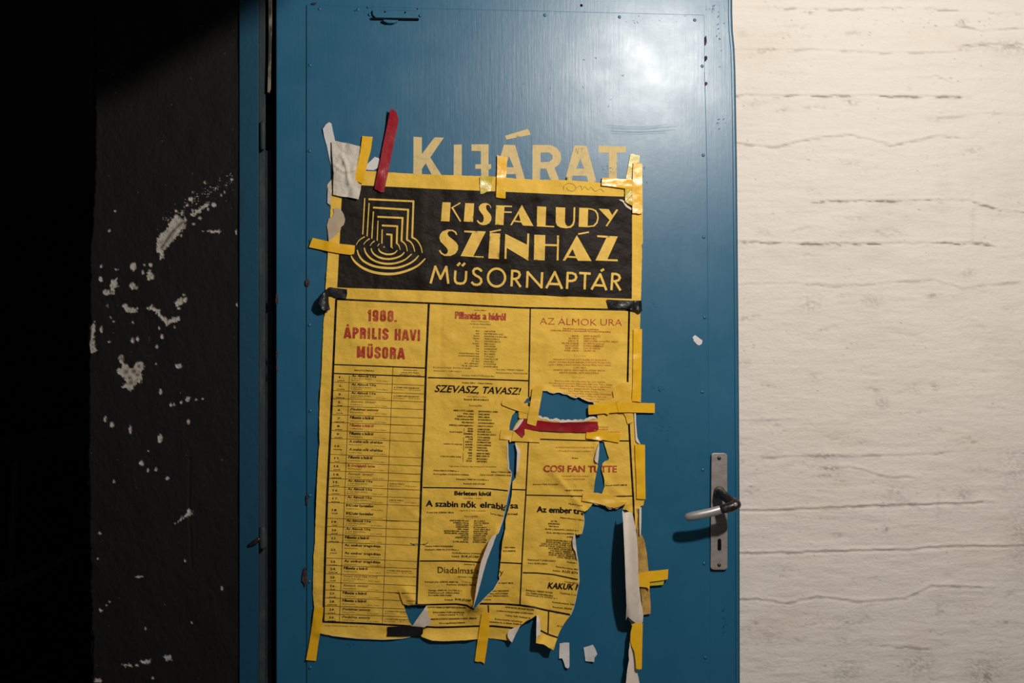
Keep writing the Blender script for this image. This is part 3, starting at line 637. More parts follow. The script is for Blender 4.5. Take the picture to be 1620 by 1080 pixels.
def hp_(x, y):
    """height of the poster paper above the door face, metres"""
    x = np.asarray(x, float); y = np.asarray(y, float)
    h = .0040 + (fbm(x / 70, y / 60, 101) - .5) * .006 + np.abs(fbm(x / 40, y / 34, 111, 3) - .5) * .0060 + (fbm(x / 13, y / 12, 121) - .5) * .0004
    # long creases
    for pl, a, r in [([(700, 280), (699, 480), (694, 620)], -.0009, 3), ([(602, 270), (598, 470)], .0008, 4), ([(760, 285), (740, 350), (752, 420)], .001, 7),
                     ([(668, 300), (672, 470)], .0012, 9), ([(905, 310), (890, 400), (905, 500)], .0010, 8), ([(560, 640), (640, 660), (668, 640)], .0007, 6),
                     ([(884, 757), (905, 783), (921, 806)], .0035, 3.2), ([(838, 700), (852, 718)], .0012, 2.5), ([(872, 745), (884, 757)], .002, 3), ([(950, 755), (975, 775), (990, 786)], .0022, 4),
                     ([(690, 850), (735, 815), (770, 812), (786, 838)], .0016, 5), ([(540, 470), (580, 500), (600, 520)], .0008, 5), ([(715, 520), (700, 560), (720, 600)], .001, 10),
                     ([(640, 800), (664, 822), (690, 810)], .0015, 4), ([(610, 500), (650, 530), (668, 522)], .0012, 5), ([(850, 300), (860, 330), (885, 345)], .0012, 5), ([(556, 470), (575, 760)], .0006, 8)]:
        h = h + a * np.exp(-(segdist(x, y, pl) / r) ** 2)
    # curling torn edges
    for pl, a, r in [([(786, 850), (776, 885), (766, 925), (753, 955)], .017, 13), ([(806, 770), (798, 815), (788, 842)], .004, 9), ([(750, 962), (745, 966)], .004, 12), ([(803, 700), (806, 740)], .003, 7),
                     ([(820, 715), (818, 745)], .004, 6), ([(847, 985), (848, 1017), (872, 1026)], .016, 13), ([(880, 1015), (905, 970), (916, 925), (908, 870), (922, 825)], .008, 12), ([(808, 1014), (823, 990)], .006, 9),
                     ([(672, 1011), (700, 1014), (740, 1012)], .006, 9), ([(643, 935), (655, 952)], .006, 7), ([(668, 965), (660, 985)], .005, 10), ([(945, 700), (944, 735), (939, 765)], .005, 6),
                     ([(1002, 812), (1005, 848)], .006, 6), ([(858, 663), (900, 668), (940, 662)], .0025, 4), ([(865, 618), (940, 636)], .002, 5), ([(540, 1008), (620, 1011)], .002, 8), ([(505, 620), (497, 930)], .002, 6),
                     ([(926, 812), (936, 800)], .005, 7), ([(990, 797), (955, 800)], .004, 6), ([(835, 955), (850, 966)], .005, 9)]:
        d = segdist(x, y, pl)
        h = h + a * np.exp(-(d / r) ** 1.6)
    return np.maximum(h, .0030)
def hl(e): return lambda x, y: hp_(x, y) + e

poster = empty('theatre_poster', P1(760, 1012))
tag(poster, 'large torn yellow theatre programme poster taped to the blue door', 'poster')
vx, vy, F = tri_region(OUT, HOLES, 3.6, .25)
sheet = mesh_obj('paper_sheet', P(vx, vy, hp_(vx, vy)), F, M_PAPER, poster, solid=.00018)

def onpaper(cx, cy):
    k = inside(cx, cy, OUT)
    for h in HOLES: k &= ~inside(cx, cy, h)
    return k
INK = .0005
def ink_fill(name, poly, m, holes=(), step=4.0, e=INK, parent=None):
    vx, vy, F = tri_region(poly, holes, step)
    k = onpaper(vx[F].mean(1), vy[F].mean(1)); F = F[k]
    return mesh_obj(name, P(vx, vy, hp_(vx, vy) + e), F, m, parent or poster)
def ink_join(name, polys, m, e=INK, parent=None, step=5.0):
    """several filled shapes [(outline, holes)] as one print"""
    V = []; FF = []; n = 0
    for pl, hs in polys:
        vx, vy, F = tri_region(pl, hs, step)
        k = onpaper(vx[F].mean(1), vy[F].mean(1)); F = F[k]
        V.append(P(vx, vy, hp_(vx, vy) + e)); FF.append(F + n); n += len(vx)
    return mesh_obj(name, np.vstack(V), np.vstack(FF), m, parent or poster)
def band(a, b, w):
    dx, dy = b[0] - a[0], b[1] - a[1]; L = math.hypot(dx, dy); nx, ny = -dy / L * w / 2, dx / L * w / 2
    return [(a[0] + nx, a[1] + ny), (b[0] + nx, b[1] + ny), (b[0] - nx, b[1] - ny), (a[0] - nx, a[1] - ny)]
def lines_polys(Ls):
    r = []
    for pts, w in Ls:
        for i in range(len(pts) - 1): r.append((band(pts[i], pts[i + 1], w), []))
    return r

# black header block
header = ink_fill('header_block', [(545, 291.5), (572, 293), (684, 298.5), (785.6, 302.6), (902.6, 308), (990, 311), (1000, 318), (1000, 400), (999.5, 472.4), (830, 466), (676, 459.4), (533.7, 454.4), (538, 373), (541, 310)], M_HEAD, step=3.6)
tag(header, 'black printed header block')
EE = INK * 3.2
def head_word(shapes, name='printed_letter'):
    for pl, hs in shapes:
        ink_join(name, [(pl, hs)], M_YINK, EE, header, step=3.6)
# KISFALUDY
head_word([
    (K4([(170, 84), (226, 86), (218, 214), (160, 212)]) , []),
    (K4([(226, 122), (289, 85), (293, 92), (243, 121), (297, 212), (288, 216), (232, 125)]), []),
    (K4([(324, 90), (384, 92), (376, 218), (314, 214)]), []),
    (K4([(500, 122), (494, 106), (480, 95), (462, 90), (440, 92), (424, 102), (415, 118), (418, 136), (430, 154), (444, 172), (449, 190), (447, 210), (438, 221), (426, 221), (415, 212), (408, 203), (402, 208), (410, 224), (424, 234), (444, 239), (466, 237), (486, 225), (499, 206), (501, 186), (494, 166), (480, 150), (468, 134), (464, 118), (466, 106), (473, 101), (484, 104), (492, 112), (496, 124)]), []),
    (K4([(532, 105), (640, 108), (640, 117), (589, 116), (587, 146), (638, 147), (637, 156), (586, 155), (582, 238), (526, 236)]), []),
    (K4([(706, 102), (784, 245), (713, 241), (702, 221), (651, 216), (638, 240), (627, 238)]), [K4([(659, 206), (685, 162), (697, 212)])]),
    (K2([(441, 718), (511, 722), (506, 868), (573, 870), (573, 881), (438, 874)]), []),
    (K2([(586, 724), (659, 728), (656, 835), (662, 858), (676, 874), (698, 870), (714, 853), (721, 830), (724, 726), (737, 726), (734, 835), (724, 866), (702, 884), (665, 889), (620, 882), (595, 866), (585, 840)]), []),
    (K2([(768, 729), (836, 731), (870, 736), (898, 748), (914, 774), (919, 808), (910, 848), (884, 875), (835, 880), (763, 877)]), [K2([(837, 741), (866, 746), (888, 756), (903, 778), (908, 808), (899, 842), (876, 866), (833, 870)])]),
    (K2([(918, 736), (997, 741), (1023, 787), (1056, 741), (1071, 745), (984, 874), (972, 870), (1003, 824)]), [])])
# SZÍNHÁZ
head_word([
    (K4([(270, 302), (262, 282), (240, 270), (205, 268), (172, 280), (155, 300), (149, 325), (157, 350), (178, 371), (198, 391), (208, 410), (203, 428), (188, 436), (168, 425), (155, 405), (146, 412), (160, 433), (185, 447), (225, 447), (258, 431), (275, 405), (276, 378), (263, 355), (236, 332), (211, 312), (204, 295), (212, 281), (232, 278), (252, 288), (263, 306)]), []),
    (K4([(318, 275), (463, 281), (379, 447), (447, 449), (447, 459), (293, 447), (371, 291), (316, 286)]), []),
    (K4([(490, 291), (560, 295), (552, 467), (480, 463)]), []), (K4([(488, 281), (563, 265), (565, 275), (490, 290)]), []),
    (K4([(594, 297), (740, 370), (743, 295), (756, 296), (750, 479), (604, 392), (602, 467), (588, 465)]), []),
    (K4([(790, 303), (864, 306), (863, 366), (943, 368), (943, 308), (957, 309), (953, 477), (940, 476), (943, 381), (862, 379), (860, 477), (787, 473)]), []),
    (K4([(1077, 306), (1176, 481), (1085, 479), (1073, 461), (1012, 457), (997, 479), (981, 477)]), [K4([(1020, 446), (1048, 400), (1069, 449)])]),
    (K4([(1085, 294), (1157, 281), (1159, 291), (1086, 304)]), []),
    (K4([(1214, 307), (1353, 315), (1283, 468), (1352, 470), (1353, 483), (1202, 477), (1276, 324), (1214, 319)]), [])])
# MŰSORNAPTÁR
def arc(cx, cy, rx, ry, a0, a1, n=14, ox=0, oy=0):
    return [(cx + rx * math.cos(math.radians(a0 + (a1 - a0) * i / n)), cy + ry * math.sin(math.radians(a0 + (a1 - a0) * i / n))) for i in range(n + 1)]
def sk(lines, w=3.7, name='printed_letter', m=None, e=EE, kk=K4):
    return strokes(name, [kk(l) for l in lines], w, hl(e), m or M_YINK, header)
sk([[(90, 632), (122, 518), (157, 600), (196, 520), (210, 634)]])
sk([[(258, 545), (254, 600), (257, 618), (268, 630), (290, 633), (312, 630), (324, 617), (328, 600), (331, 548)], [(270, 513), (290, 492)], [(302, 515), (323, 494)]])
sk([[(434, 552), (431, 546), (424, 538), (406, 530), (388, 534), (378, 548), (381, 565), (395, 578), (415, 588), (430, 602), (433, 620), (422, 636), (402, 642), (382, 638), (366, 622)]])
sk([arc(535, 592, 58, 60, 0, 360, 30)])
sk([[(636, 652), (641, 547), (668, 548), (686, 556), (692, 574), (684, 592), (664, 601), (640, 601)], [(660, 600), (698, 656)]])
sk([[(740, 661), (745, 556), (838, 658), (843, 556)]])
sk([[(870, 664), (928, 556), (977, 668)], [(892, 634), (960, 637)]])
sk([[(1010, 669), (1015, 561), (1046, 562), (1066, 571), (1073, 590), (1064, 608), (1044, 615), (1013, 615)]])
sk([[(1093, 561), (1170, 566)], [(1133, 564), (1129, 672)]])
sk([[(1175, 673), (1234, 570), (1276, 678)], [(1196, 643), (1262, 647)], [(1238, 548), (1260, 535)]])
sk([[(1310, 677), (1317, 567), (1342, 568), (1360, 577), (1367, 594), (1358, 610), (1338, 617), (1313, 617)], [(1333, 617), (1371, 679)]])
# emblem of nested frames melting into rings
em = []; ew = []
def E(l, w): em.append(K3(l)); ew.append(w)
for l in ([(524, 126), (507, 436)], [(561, 168), (544, 452)], [(598, 240), (584, 472)], [(637, 318), (630, 490)], [(673, 393), (670, 514)]): E(l, 1.8)
for l in ([(556, 135), (940, 153), (929, 465)], [(595, 206), (895, 225), (884, 484)], [(632, 285), (847, 295), (838, 494)], [(670, 359), (802, 366), (797, 514)], [(708, 434), (753, 438), (751, 548)]): E(l, 2.9)
def TP(l, w):
    em.append(K3(l)); ew.append(w)
emblem = strokes('theatre_emblem', em, ew, hl(EE), M_YINK, header)
tag(emblem, 'yellow emblem of nested angular frames')
rings = [([(929, 462), (962, 480), (988, 512), (1006, 550), (1015, 594)], 2.9), ([(884, 482), (915, 500), (938, 534), (951, 584)], 2.7), ([(838, 492), (862, 510), (880, 540), (887, 580)], 2.5), ([(797, 512), (815, 530), (827, 568)], 2.2), ([(751, 540), (764, 556)], 2.0),
         ([(524, 455), (490, 475), (465, 500), (451, 527)], 1.8), ([(566, 472), (535, 494), (513, 522)], 1.8), ([(608, 492), (585, 510), (569, 534)], 1.8), ([(648, 515), (631, 538)], 1.6), ([(684, 543), (696, 544)], 2.0)]
strokes('emblem_ring_tail', [K3(l) for l, _ in rings], [w_ for _, w_ in rings], hl(EE), M_YINK, header, taper=lambda u: 1.0 - .55 * u, smooth=True)
low = [([(408, 618), (425, 650), (460, 688), (520, 728), (600, 758), (700, 773), (800, 768), (900, 740), (980, 700), (1043, 640)], 4.1), ([(460, 568), (470, 605), (495, 645), (530, 674), (600, 706), (700, 722), (800, 720), (890, 692), (950, 655), (985, 615)], 3.5),
       ([(520, 548), (528, 580), (545, 610), (580, 645), (640, 674), (720, 687), (800, 678), (870, 650), (925, 602)], 3.2), ([(578, 552), (586, 580), (606, 606), (650, 633), (720, 646), (790, 636), (840, 613), (863, 586)], 3.0), ([(640, 555), (655, 582), (690, 600), (730, 606), (775, 597), (803, 570)], 2.8)]
strokes('emblem_ring', [K3(l) for l, _ in low], [w_ for _, w_ in low], hl(EE), M_YINK, header, taper=lambda u: .35 + .65 * math.sin(math.pi * min(1, max(0, u))) ** .6, smooth=True)

# table rules
thick = [([(531, 473), (608, 476.5), (700, 480.2), (824, 486.5), (996.5, 490)], 2.7), ([(532, 473), (523, 678), (518, 778.5), (515, 860), (511.6, 983.6)], 3.4), ([(510.5, 983), (588, 986.3), (650, 990)], 2.8),
         ([(668, 990.5), (690, 992), (721.5, 991.3), (754, 990), (780, 990), (807, 992.5), (820, 995)], 2.8), ([(640, 957), (681, 956), (721.5, 955), (738, 957), (750, 964)], 2.6), ([(758, 954.5), (797, 955), (823, 957), (844, 960), (860, 964), (902, 972)], 2.8),
         ([(855, 997), (867, 1003), (882, 1008)], 2.6), ([(678.5, 480), (674, 580), (671.7, 660), (667, 752.6), (664, 845), (661, 900), (659, 956)], 3.3), ([(995.5, 490), (993, 603), (995, 669), (999, 742), (1002, 789), (1004, 848)], 3.0),
         ([(529, 576.4), (600, 579), (672, 582)], 1.8), ([(528.4, 590.4), (600, 593), (672, 595.8)], 1.8),
         ([(839, 487), (836.5, 624), (836, 700), (832, 782), (828.4, 840), (825.8, 889), (822.7, 956)], 2.0), ([(677, 597), (750, 599), (836.7, 602)], 1.9), ([(669, 770.8), (731, 771.6), (775, 773), (803.6, 775.9)], 1.8), ([(809.7, 773.8), (832, 774.6)], 1.8),
         ([(664.4, 887), (721.5, 887), (768, 889.5)], 1.8), ([(791.8, 889.4), (825, 891)], 1.8), ([(854, 694.4), (935.6, 697), (950, 697), (995.6, 697.2)], 1.8), ([(833, 782.7), (922, 784.6), (973, 784.8), (1002, 784.2)], 1.7),
         ([(827, 905.6), (850, 906), (875.6, 908.4), (914, 916.5)], 1.9), ([(772.4, 957), (773, 972)], 2.0), ([(868, 966), (867, 1002)], 2.0)]
tag(ink_join('table_border', lines_polys(thick), M_INK, step=4.0), 'heavy black ruled border')
rows = [(604, 1), (617.4, 1), (630, 1), (642, 1), (655.6, 1), (667.8, 1), (680.6, 1), (693.2, 1), (718.4, 2), (731.3, 1), (744.3, 1), (756.3, 1), (769.3, 1), (782.2, 1), (794.4, 1), (819.3, 2), (832.2, 1), (845, 1), (857, 1), (882.2, 2), (893.6, 1), (907, 1), (920.5, 1), (932.8, 1), (945, 1), (958, 1), (970.4, 1), (983.6, 1)]
def lxl(y): return np.interp(y, [474, 678, 778, 860, 984], [532, 523, 518, 515, 511.6])
def lx2(y): return np.interp(y, [480, 660, 752, 845, 956], [678.5, 671.7, 667, 664, 659])
thin = [([(552.8, 594), (549, 700), (543, 840), (537, 984.6)], .7), ([(621.8, 580), (616.7, 700), (611, 840), (605, 986)], .7)]
for y, k in rows[:-1]:
    thin.append(([(lxl(y) + 1, y), ((lxl(y) + lx2(y)) / 2, y + 2.6), (lx2(y) - 1, y + 5.6)], .62))
ink_join('table_rules', lines_polys(thin), M_GREY, step=4.5)

# ---- lettering set in type: text -> flat mesh on the paper
_cache = {}
dg_coll = bpy.data.collections.new('type_setting'); C.children.link(dg_coll)
def glyphs(txt, bold=0.0, shear=0.0, res=2, spacing=1.0):
    key = (txt, bold, shear, res, spacing)
    if key in _cache: return _cache[key]
    cu = bpy.data.curves.new('t', 'FONT'); cu.body = txt; cu.size = 1.0; cu.resolution_u = res; cu.offset = bold; cu.shear = shear
    cu.space_character = spacing; cu.fill_mode = 'FRONT'
    ob = bpy.data.objects.new('t', cu); dg_coll.objects.link(ob)
    me = bpy.data.meshes.new_from_object(ob)
    me.calc_loop_triangles()
    V = np.array([v.co[:2] for v in me.vertices]).reshape(-1, 2); F = np.array([t.vertices[:] for t in me.loop_triangles]).reshape(-1, 3)
    bpy.data.objects.remove(ob); bpy.data.curves.remove(cu); bpy.data.meshes.remove(me)
    _cache[key] = (V, F); return V, F
CAPH = float(glyphs('H')[0][:, 1].max())
def split_long(V, F, lim):
    for _ in range(5):
        e = [np.hypot(*(V[F[:, i]] - V[F[:, (i + 1) % 3]]).T) for i in range(3)]
        E_ = np.stack(e, 1); mx = E_.max(1); big = mx > lim
        if not big.any(): break
        keep = F[~big]; B = F[big]; am = E_[big].argmax(1); new = []
        V = list(map(tuple, V)); mid = {}
        for f, i in zip(B, am):
            a, b, c = int(f[i]), int(f[(i + 1) % 3]), int(f[(i + 2) % 3])
            k = (min(a, b), max(a, b))
            if k not in mid:
                mid[k] = len(V); V.append(((V[a][0] + V[b][0]) / 2, (V[a][1] + V[b][1]) / 2))
            m_ = mid[k]; new += [(a, m_, c), (m_, b, c)]
        V = np.array(V); F = np.vstack([keep, np.array(new)])
    return V, F
batch = {}
def T(txt, x0, y0, cap, width=None, slope=.035, anchor='l', bold=0.0, shear=0.0, m='k', part=None, emb=None, spacing=1.0, cond=.85, lean=-.018, warp=None, gap=None):
    """baseline start (or middle / end) in photo pixels, capital height and width in pixels"""
    if emb is None: emb = bold * cap * (1.15 if cap > 6 else .8) if bold > 0 else (0 if cap > 6 or m in 'gs' else .12)
    V, F = glyphs(txt, min(bold, 0), shear, 3 if cap > 6 else 1, spacing)
    if len(F) == 0: return
    V = V / CAPH * cap
    wd = V[:, 0].max() - V[:, 0].min(); V = V - [V[:, 0].min(), 0]
    if width: V[:, 0] *= width / wd; wd = width
    else: V[:, 0] *= cond; wd *= cond
    if anchor == 'm': V[:, 0] -= wd / 2
    if anchor == 'r': V[:, 0] -= wd
    if cap > 5: V, F = split_long(V, F, 4.0)
    if emb:
        o8 = [(-emb, 0), (emb, 0), (0, emb * .6), (0, -emb * .6)] if cap > 6 else [(-emb, 0), (emb, 0)]
        n_ = len(V); F = np.vstack([F + n_ * i for i in range(len(o8))]); V = np.vstack([V + np.array(q) for q in o8])
    px = x0 + V[:, 0] + V[:, 1] * -lean; py = y0 + V[:, 0] * slope - V[:, 1]
    if warp: px, py = warp(px, py)
    k = onpaper(px[F].mean(1), py[F].mean(1)); F = F[k]
    if len(F) == 0: return
    if part:
        return mesh_obj(part, P(px, py, hp_(px, py) + INK * 1.3), F, {'k': M_INK, 'r': M_RED, 'g': M_GREY, 's': M_REDS}[m], poster)
    batch.setdefault(m, []).append((px, py, F))

# condensed grotesque capitals for the worn red heading, drawn as pen strokes in a unit box
def o_(x0, x1, y0, y1, n=5):   # rounded box ring
    r_ = min(x1 - x0, y1 - y0) * .48; P_ = []
    for cx, cy, a0 in ((x1 - r_, y1 - r_, 0), (x0 + r_, y1 - r_, 90), (x0 + r_, y0 + r_, 180), (x1 - r_, y0 + r_, 270)):
        P_ += [(cx + r_ * math.cos(math.radians(a0 + 90 * i / n)), cy + r_ * math.sin(math.radians(a0 + 90 * i / n))) for i in range(n + 1)]
    return P_ + [P_[0]]
_s = .105
G = {'1': (.24, [[(.02, .74), (.12, .78), (.15, .93)], [(.15, 1), (.15, 0)]]), '.': (.14, [[(.06, 0), (.06, .17)]]),
     '9': (.42, [o_(_s, .42 - _s, .42, .9), [(.42 - _s, .7), (.42 - _s, .22), (.30, .10), (.14, .10), (_s, .22), (_s, .28)]]),
     '8': (.42, [o_(_s, .42 - _s, .54, .9), o_(_s - .01, .43 - _s, .1, .54)]),
     'A': (.48, [[(.06, 0), (.22, .98)], [(.42, 0), (.26, .98)], [(.12, .24), (.36, .24)]]), 'P': (.42, [[(_s, 0), (_s, 1)], [(_s, .90), (.24, .90), (.33, .80), (.33, .60), (.24, .49), (_s, .49)]]),
     'R': (.44, [[(_s, 0), (_s, 1)], [(_s, .90), (.24, .90), (.33, .80), (.33, .63), (.24, .52), (_s, .52)], [(.22, .5), (.33, .40), (.34, 0)]]), 'I': (.21, [[(.105, 0), (.105, 1)]]),
     'L': (.36, [[(_s, 1), (_s, .1), (.34, .1)]]), 'S': (.42, [[(.33, .68), (.33, .80), (.25, .9), (.15, .9), (.09, .8), (.09, .66), (.15, .57), (.28, .43), (.33, .34), (.33, .2), (.26, .1), (.15, .1), (.09, .2), (.09, .34)]]),
     'H': (.46, [[(_s, 0), (_s, 1)], [(.355, 0), (.355, 1)], [(_s, .5), (.355, .5)]]), 'V': (.46, [[(.06, 1), (.22, .02)], [(.40, 1), (.24, .02)]]),
     'M': (.58, [[(_s, 0), (_s, 1)], [(.475, 0), (.475, 1)], [(.13, .95), (.29, .1)], [(.45, .95), (.29, .1)]]), 'U': (.44, [[(_s, 1), (_s, .22), (.16, .1), (.28, .1), (.335, .22), (.335, 1)]]), 'O': (.43, [o_(_s, .325, .1, .9)])}
G['Á'] = (G['A'][0], G['A'][1] + [[(.20, 1.10), (.29, 1.24)]]); G['Ű'] = (G['U'][0], G['U'][1] + [[(.13, 1.08), (.19, 1.22)], [(.27, 1.08), (.33, 1.22)]])
def grotesk(txt, x0, y0, x1, cap, slope=.035, part='printed_word'):
    adv = sum(G[c][0] + .06 for c in txt) - .06; fx = (x1 - x0) / adv; x = 0; L = []; W = []
    for c in txt:
        for ln in G[c][1]:
            L.append([(x0 + (x + a) * fx + b * cap * .018, y0 + (x + a) * fx * slope - b * cap) for a, b in ln]); W.append(.155 * fx)
        x += G[c][0] + .06
    return strokes(part, L, W, hl(INK * 1.3), M_RED, poster)
grotesk('1988.', 581.5, 507.3, 628, 17.6, part='printed_year')
grotesk('ÁPRILIS', 544, 534.6, 615, 17.6); grotesk('HAVI', 624, 537.6, 665, 17.6); grotesk('MŰSORA', 564, 565.4, 640.5, 18.2)
T('NAGYSZÍNHÁZ', 561, 586.6, 2.3, 31, .035, m='k', spacing=1.3)
T('Színházunkba', 638.5, 585.6, 1.7, 22, .035, bold=.02, m='k'); T('a Kazán Béla Magyar', 634.5, 589.6, 1.9, 29, .035, bold=.02, m='k'); T('Művelődési Központban', 632.5, 593.0, 1.7, 33, .035, bold=.02, m='k')
AU = ('Az Álmok Ura', dict(bold=.09, shear=.25), 39, 3.4, 'k', 3)
PH = ('Pillantás a hídról', dict(bold=.075), 37, 4.2, 'k', 2)
PR = ('Pillantás a hídról', dict(bold=.075), 37, 4.2, 'r', 2)
SZ = ('Szevasz, tavasz!', dict(shear=.3), 40, 3.6, 'g', 2)
DA = ('Diadalmas asszony', dict(shear=.3, bold=.06), 45, 3.4, 'k', 2)
SN = ('A szabin nők elrablása', dict(shear=.3, bold=.06), 53, 3.8, 'k', 2)
OO = ('II. Országépítő: István', dict(bold=.06), 42, 3.9, 'r', 2)
BL = ('BUSZ-Lehár Operettműsor', dict(bold=.06), 43, 4.0, 'k', 2)
ET = ('Az ember tragédiája', dict(bold=.075), 57, 3.7, 'k', 2)
CF = ('Mozart: COSÌ FAN TUTTE', dict(shear=.2), 54, 3.0, 'g', 3)
days = [('1.', 'péntek', [AU]), ('2.', 'szombat', [AU]), ('3.', 'vasárnap', [AU]), ('5.', 'kedd', [SZ]), ('6.', 'szerda', [DA]), ('7.', 'csütörtök', [PH]), ('8.', 'péntek', [PR]), ('9.', 'szombat', [PH]), ('10.', 'vasárnap', [SN, SN]),
        ('12.', 'kedd', [PH]), ('13.', 'szerda', [OO]), ('14.', 'csütörtök', [SZ]), ('15.', 'péntek', [AU]), ('16.', 'szombat', [AU]), ('17.', 'vasárnap', [AU]), ('18.', 'hétfő', [BL, BL]), ('19.', 'kedd', [AU]), ('20.', 'szerda', [AU]), ('21.', 'csütörtök', [PH]),
        ('22.', 'péntek', [ET, ET]), ('23.', 'szombat', [ET]), ('24.', 'vasárnap', [PH]), ('25.', 'hétfő', [CF]), ('26.', 'kedd', [SZ]), ('27.', 'szerda', [PH]), ('28.', 'csütörtök', [PH]), ('29.', 'péntek', [DA]), ('30.', 'szombat', [DA])]
KX = {1: 'A SZABIN NŐK ELRABLÁSA', 2: 'A SZABIN NŐK ELRABLÁSA', 12: 'KAKUK MARCI', 14: 'KAKUK MARCI', 21: 'A SZABIN NŐK ELRABLÁSA', 26: 'A SZABIN NŐK ELRABLÁSA', 27: 'A SZABIN NŐK ELRABLÁSA'}
prev = 590.4
for i, ((d, dn, ts), (yb, k)) in enumerate(zip(days, rows)):
    hgt = yb - prev; lx = lxl(yb); sl = .038
    yc = prev + hgt / 2 if k == 2 else prev + 6.4
    T(d, lx + 13.5, yc + 1.2, 3.2, 6.2 if len(d) == 2 else 9, sl, 'm', bold=.09, m='k')
    T(dn, lx + 13.5, yc + 5.6, 1.9, len(dn) * 1.75, sl, 'm', bold=.06, m='k')
    tx = np.interp(yb, [590, 700, 840, 985], [554.5, 551, 545, 539])
    for j, (t, st, wd, cp, mm, sub) in enumerate(ts):
        y0 = prev + j * 12.6
        T(t, tx + 2, y0 + (5.2 if sub == 3 else 6.3), cp, wd, sl, m=mm, **st)
        if sub == 3:
            T('A Győri Balett előadása', tx + 2, y0 + 8.6, 1.7, 32, sl, m='g')
            T('Bérletszünet', tx + 2, y0 + 11.5, 1.6, 17, sl, m='g')
        else:
            T(['Petőfi-bérlet', 'Bérletszünet', 'Kazinczy-bérlet'][(i + j) % 3], tx + 2, y0 + 10.4, 1.7, 20, sl, m='g')
        T('19.00 órakor', tx + 42, y0 + 12.6, 1.7, 18, sl, m='g')
    if i in KX:
        x3 = np.interp(yb, [590, 700, 840, 985], [623, 618, 613, 607])
        T(KX[i], x3 + 1.5, prev + 9.4, 2.1, 40 if len(KX[i]) > 12 else 22, sl, bold=.012, m='k'); T('Bérletszünet', x3 + 1.5, prev + 12.4, 1.5, 17, sl, m='g'); T('15.00 órakor', x3 + 26, prev + 13.0, 1.6, 18, sl, m='g')
    prev = yb
T('Kiadja a Kisfaludy Színház - Nyomda, Győr', 514, 989.8, 1.6, 62, .03, m='g')

# column 2
S2 = .034
T('Arthur Miller:', 750, 491.2, 1.9, 20, S2, m='g')
T('Pillantás', 720.5, 503.6, 11, 39, S2, bold=.06, m='r', part='printed_word'); T('a', 764.5, 504.8, 11, 5.0, S2, bold=.06, m='r', part='printed_word'); T('hídról', 774.0, 505.6, 11, 25.5, S2, bold=.06, m='r', part='printed_word')
T('dráma 2 felvonásban', 745, 508.6, 1.8, 29, S2, m='g'); T('Fordította: Hubay Miklós', 744, 512.9, 2.0, 33, S2, m='g'); T('Személyek:', 748, 518.2, 2.0, 22, S2, m='g', spacing=1.5)
r2 = ['VAJDA ISTVÁN', 'FALUDINÉ MÁRIA, vendég', 'BARANYAI IBOLYA (főisk. hallg.)', 'ÚJVÁRI ZOLTÁN m.v.', 'IVÁN TAMÁS (főisk. h.)', 'BAJKA LÁSZLÓ', 'BÁTHY ISTVÁN', 'KÁLMÁN ISTVÁN', 'NAGY GYÖRGY', 'SIPOS ANDRÁS', 'TÓTH LÁSZLÓ', 'SZALAI PÁL JÓZSEF', 'HALÁSZ BÉLA', 'KOVÁCS ISTVÁN', 'HORVÁTH GÁBOR']
l2 = ['Alfieri', 'Eddie', 'Beatrice', 'Catherine', 'Marco', 'Rodolpho', 'Mike', 'Louis', 'Tony', 'A bevándorlási hivatal I. tisztje', 'A bevándorlási hivatal II. tisztje', 'Mr. Lipari', 'Mrs. Lipari', 'Első „szállítómunkás”', 'Második „szállítómunkás”']
for i in range(15):
    y = 523.8 + i * 3.98
    T(l2[i], 758.5 - i * .04, y + .6, 2.3, None, S2, 'r', m='g', cond=.78, bold=.006); T(r2[i], 766.5 - i * .06, y + 1.0, 2.3, None, S2, m='g', cond=.78, bold=.006)
T('Díszlettervező: RIMAI JÓZSEF', 685.5, 581.6, 2.1, 60, S2, m='g'); T('Jelmeztervező: T. SZABÓ LÁSZLÓ', 686, 587.0, 2.1, 44, S2, m='g'); T('Szcenika: VÁRADI MÁRIA', 785.5, 585, 2.1, 43, S2, m='g'); T('Rendezőasszisztens: TAKÁCS ESZTER', 785, 590.2, 2.1, 50, S2, m='g'); T('Rendezte: ILLÉS ISTVÁN Jászai-díjas', 731, 594.2, 2.1, 51, S2, m='g')
T('Vaszary Gábor – Fényes Szabolcs:', 731, 606, 2.3, 49, S2, m='k')
T('SZEVASZ,', 688, 619.6, 11.0, 69, S2, bold=.03, shear=.28, m='k', part='printed_word'); T('TAVASZ!', 764.3, 622.0, 10.6, 60, S2, bold=.03, shear=.28, m='k', part='printed_word')
T('zenés vígjáték 2 részben', 738.5, 627.6, 2.0, 31, S2, m='g'); T('Rendező: SIMOR KÁROLY', 734.5, 632.6, 2.6, 39, S2, m='k'); T('Szereplők:', 742.5, 642.2, 2.5, 21, S2, m='k', spacing=1.5)
l3 = ['KIRÁLY OTTÓ, vendéglős', 'JÚLIA, a lánya', 'KÁLMI, báró politikus', 'DÓRI, szobrásznak tűnő', 'Báb, bábú-báró', 'KAROLA, a vidéki nagybirtokos', 'PÉTER', 'MILÁN', 'HANNIBÁL', 'SÁNDOR', 'TÓNI', 'KÁROLY', 'ALADÁR', 'ZOLTÁN', 'ÉVA', 'MARI', 'JULI', 'KATI', 'ZSUZSI']
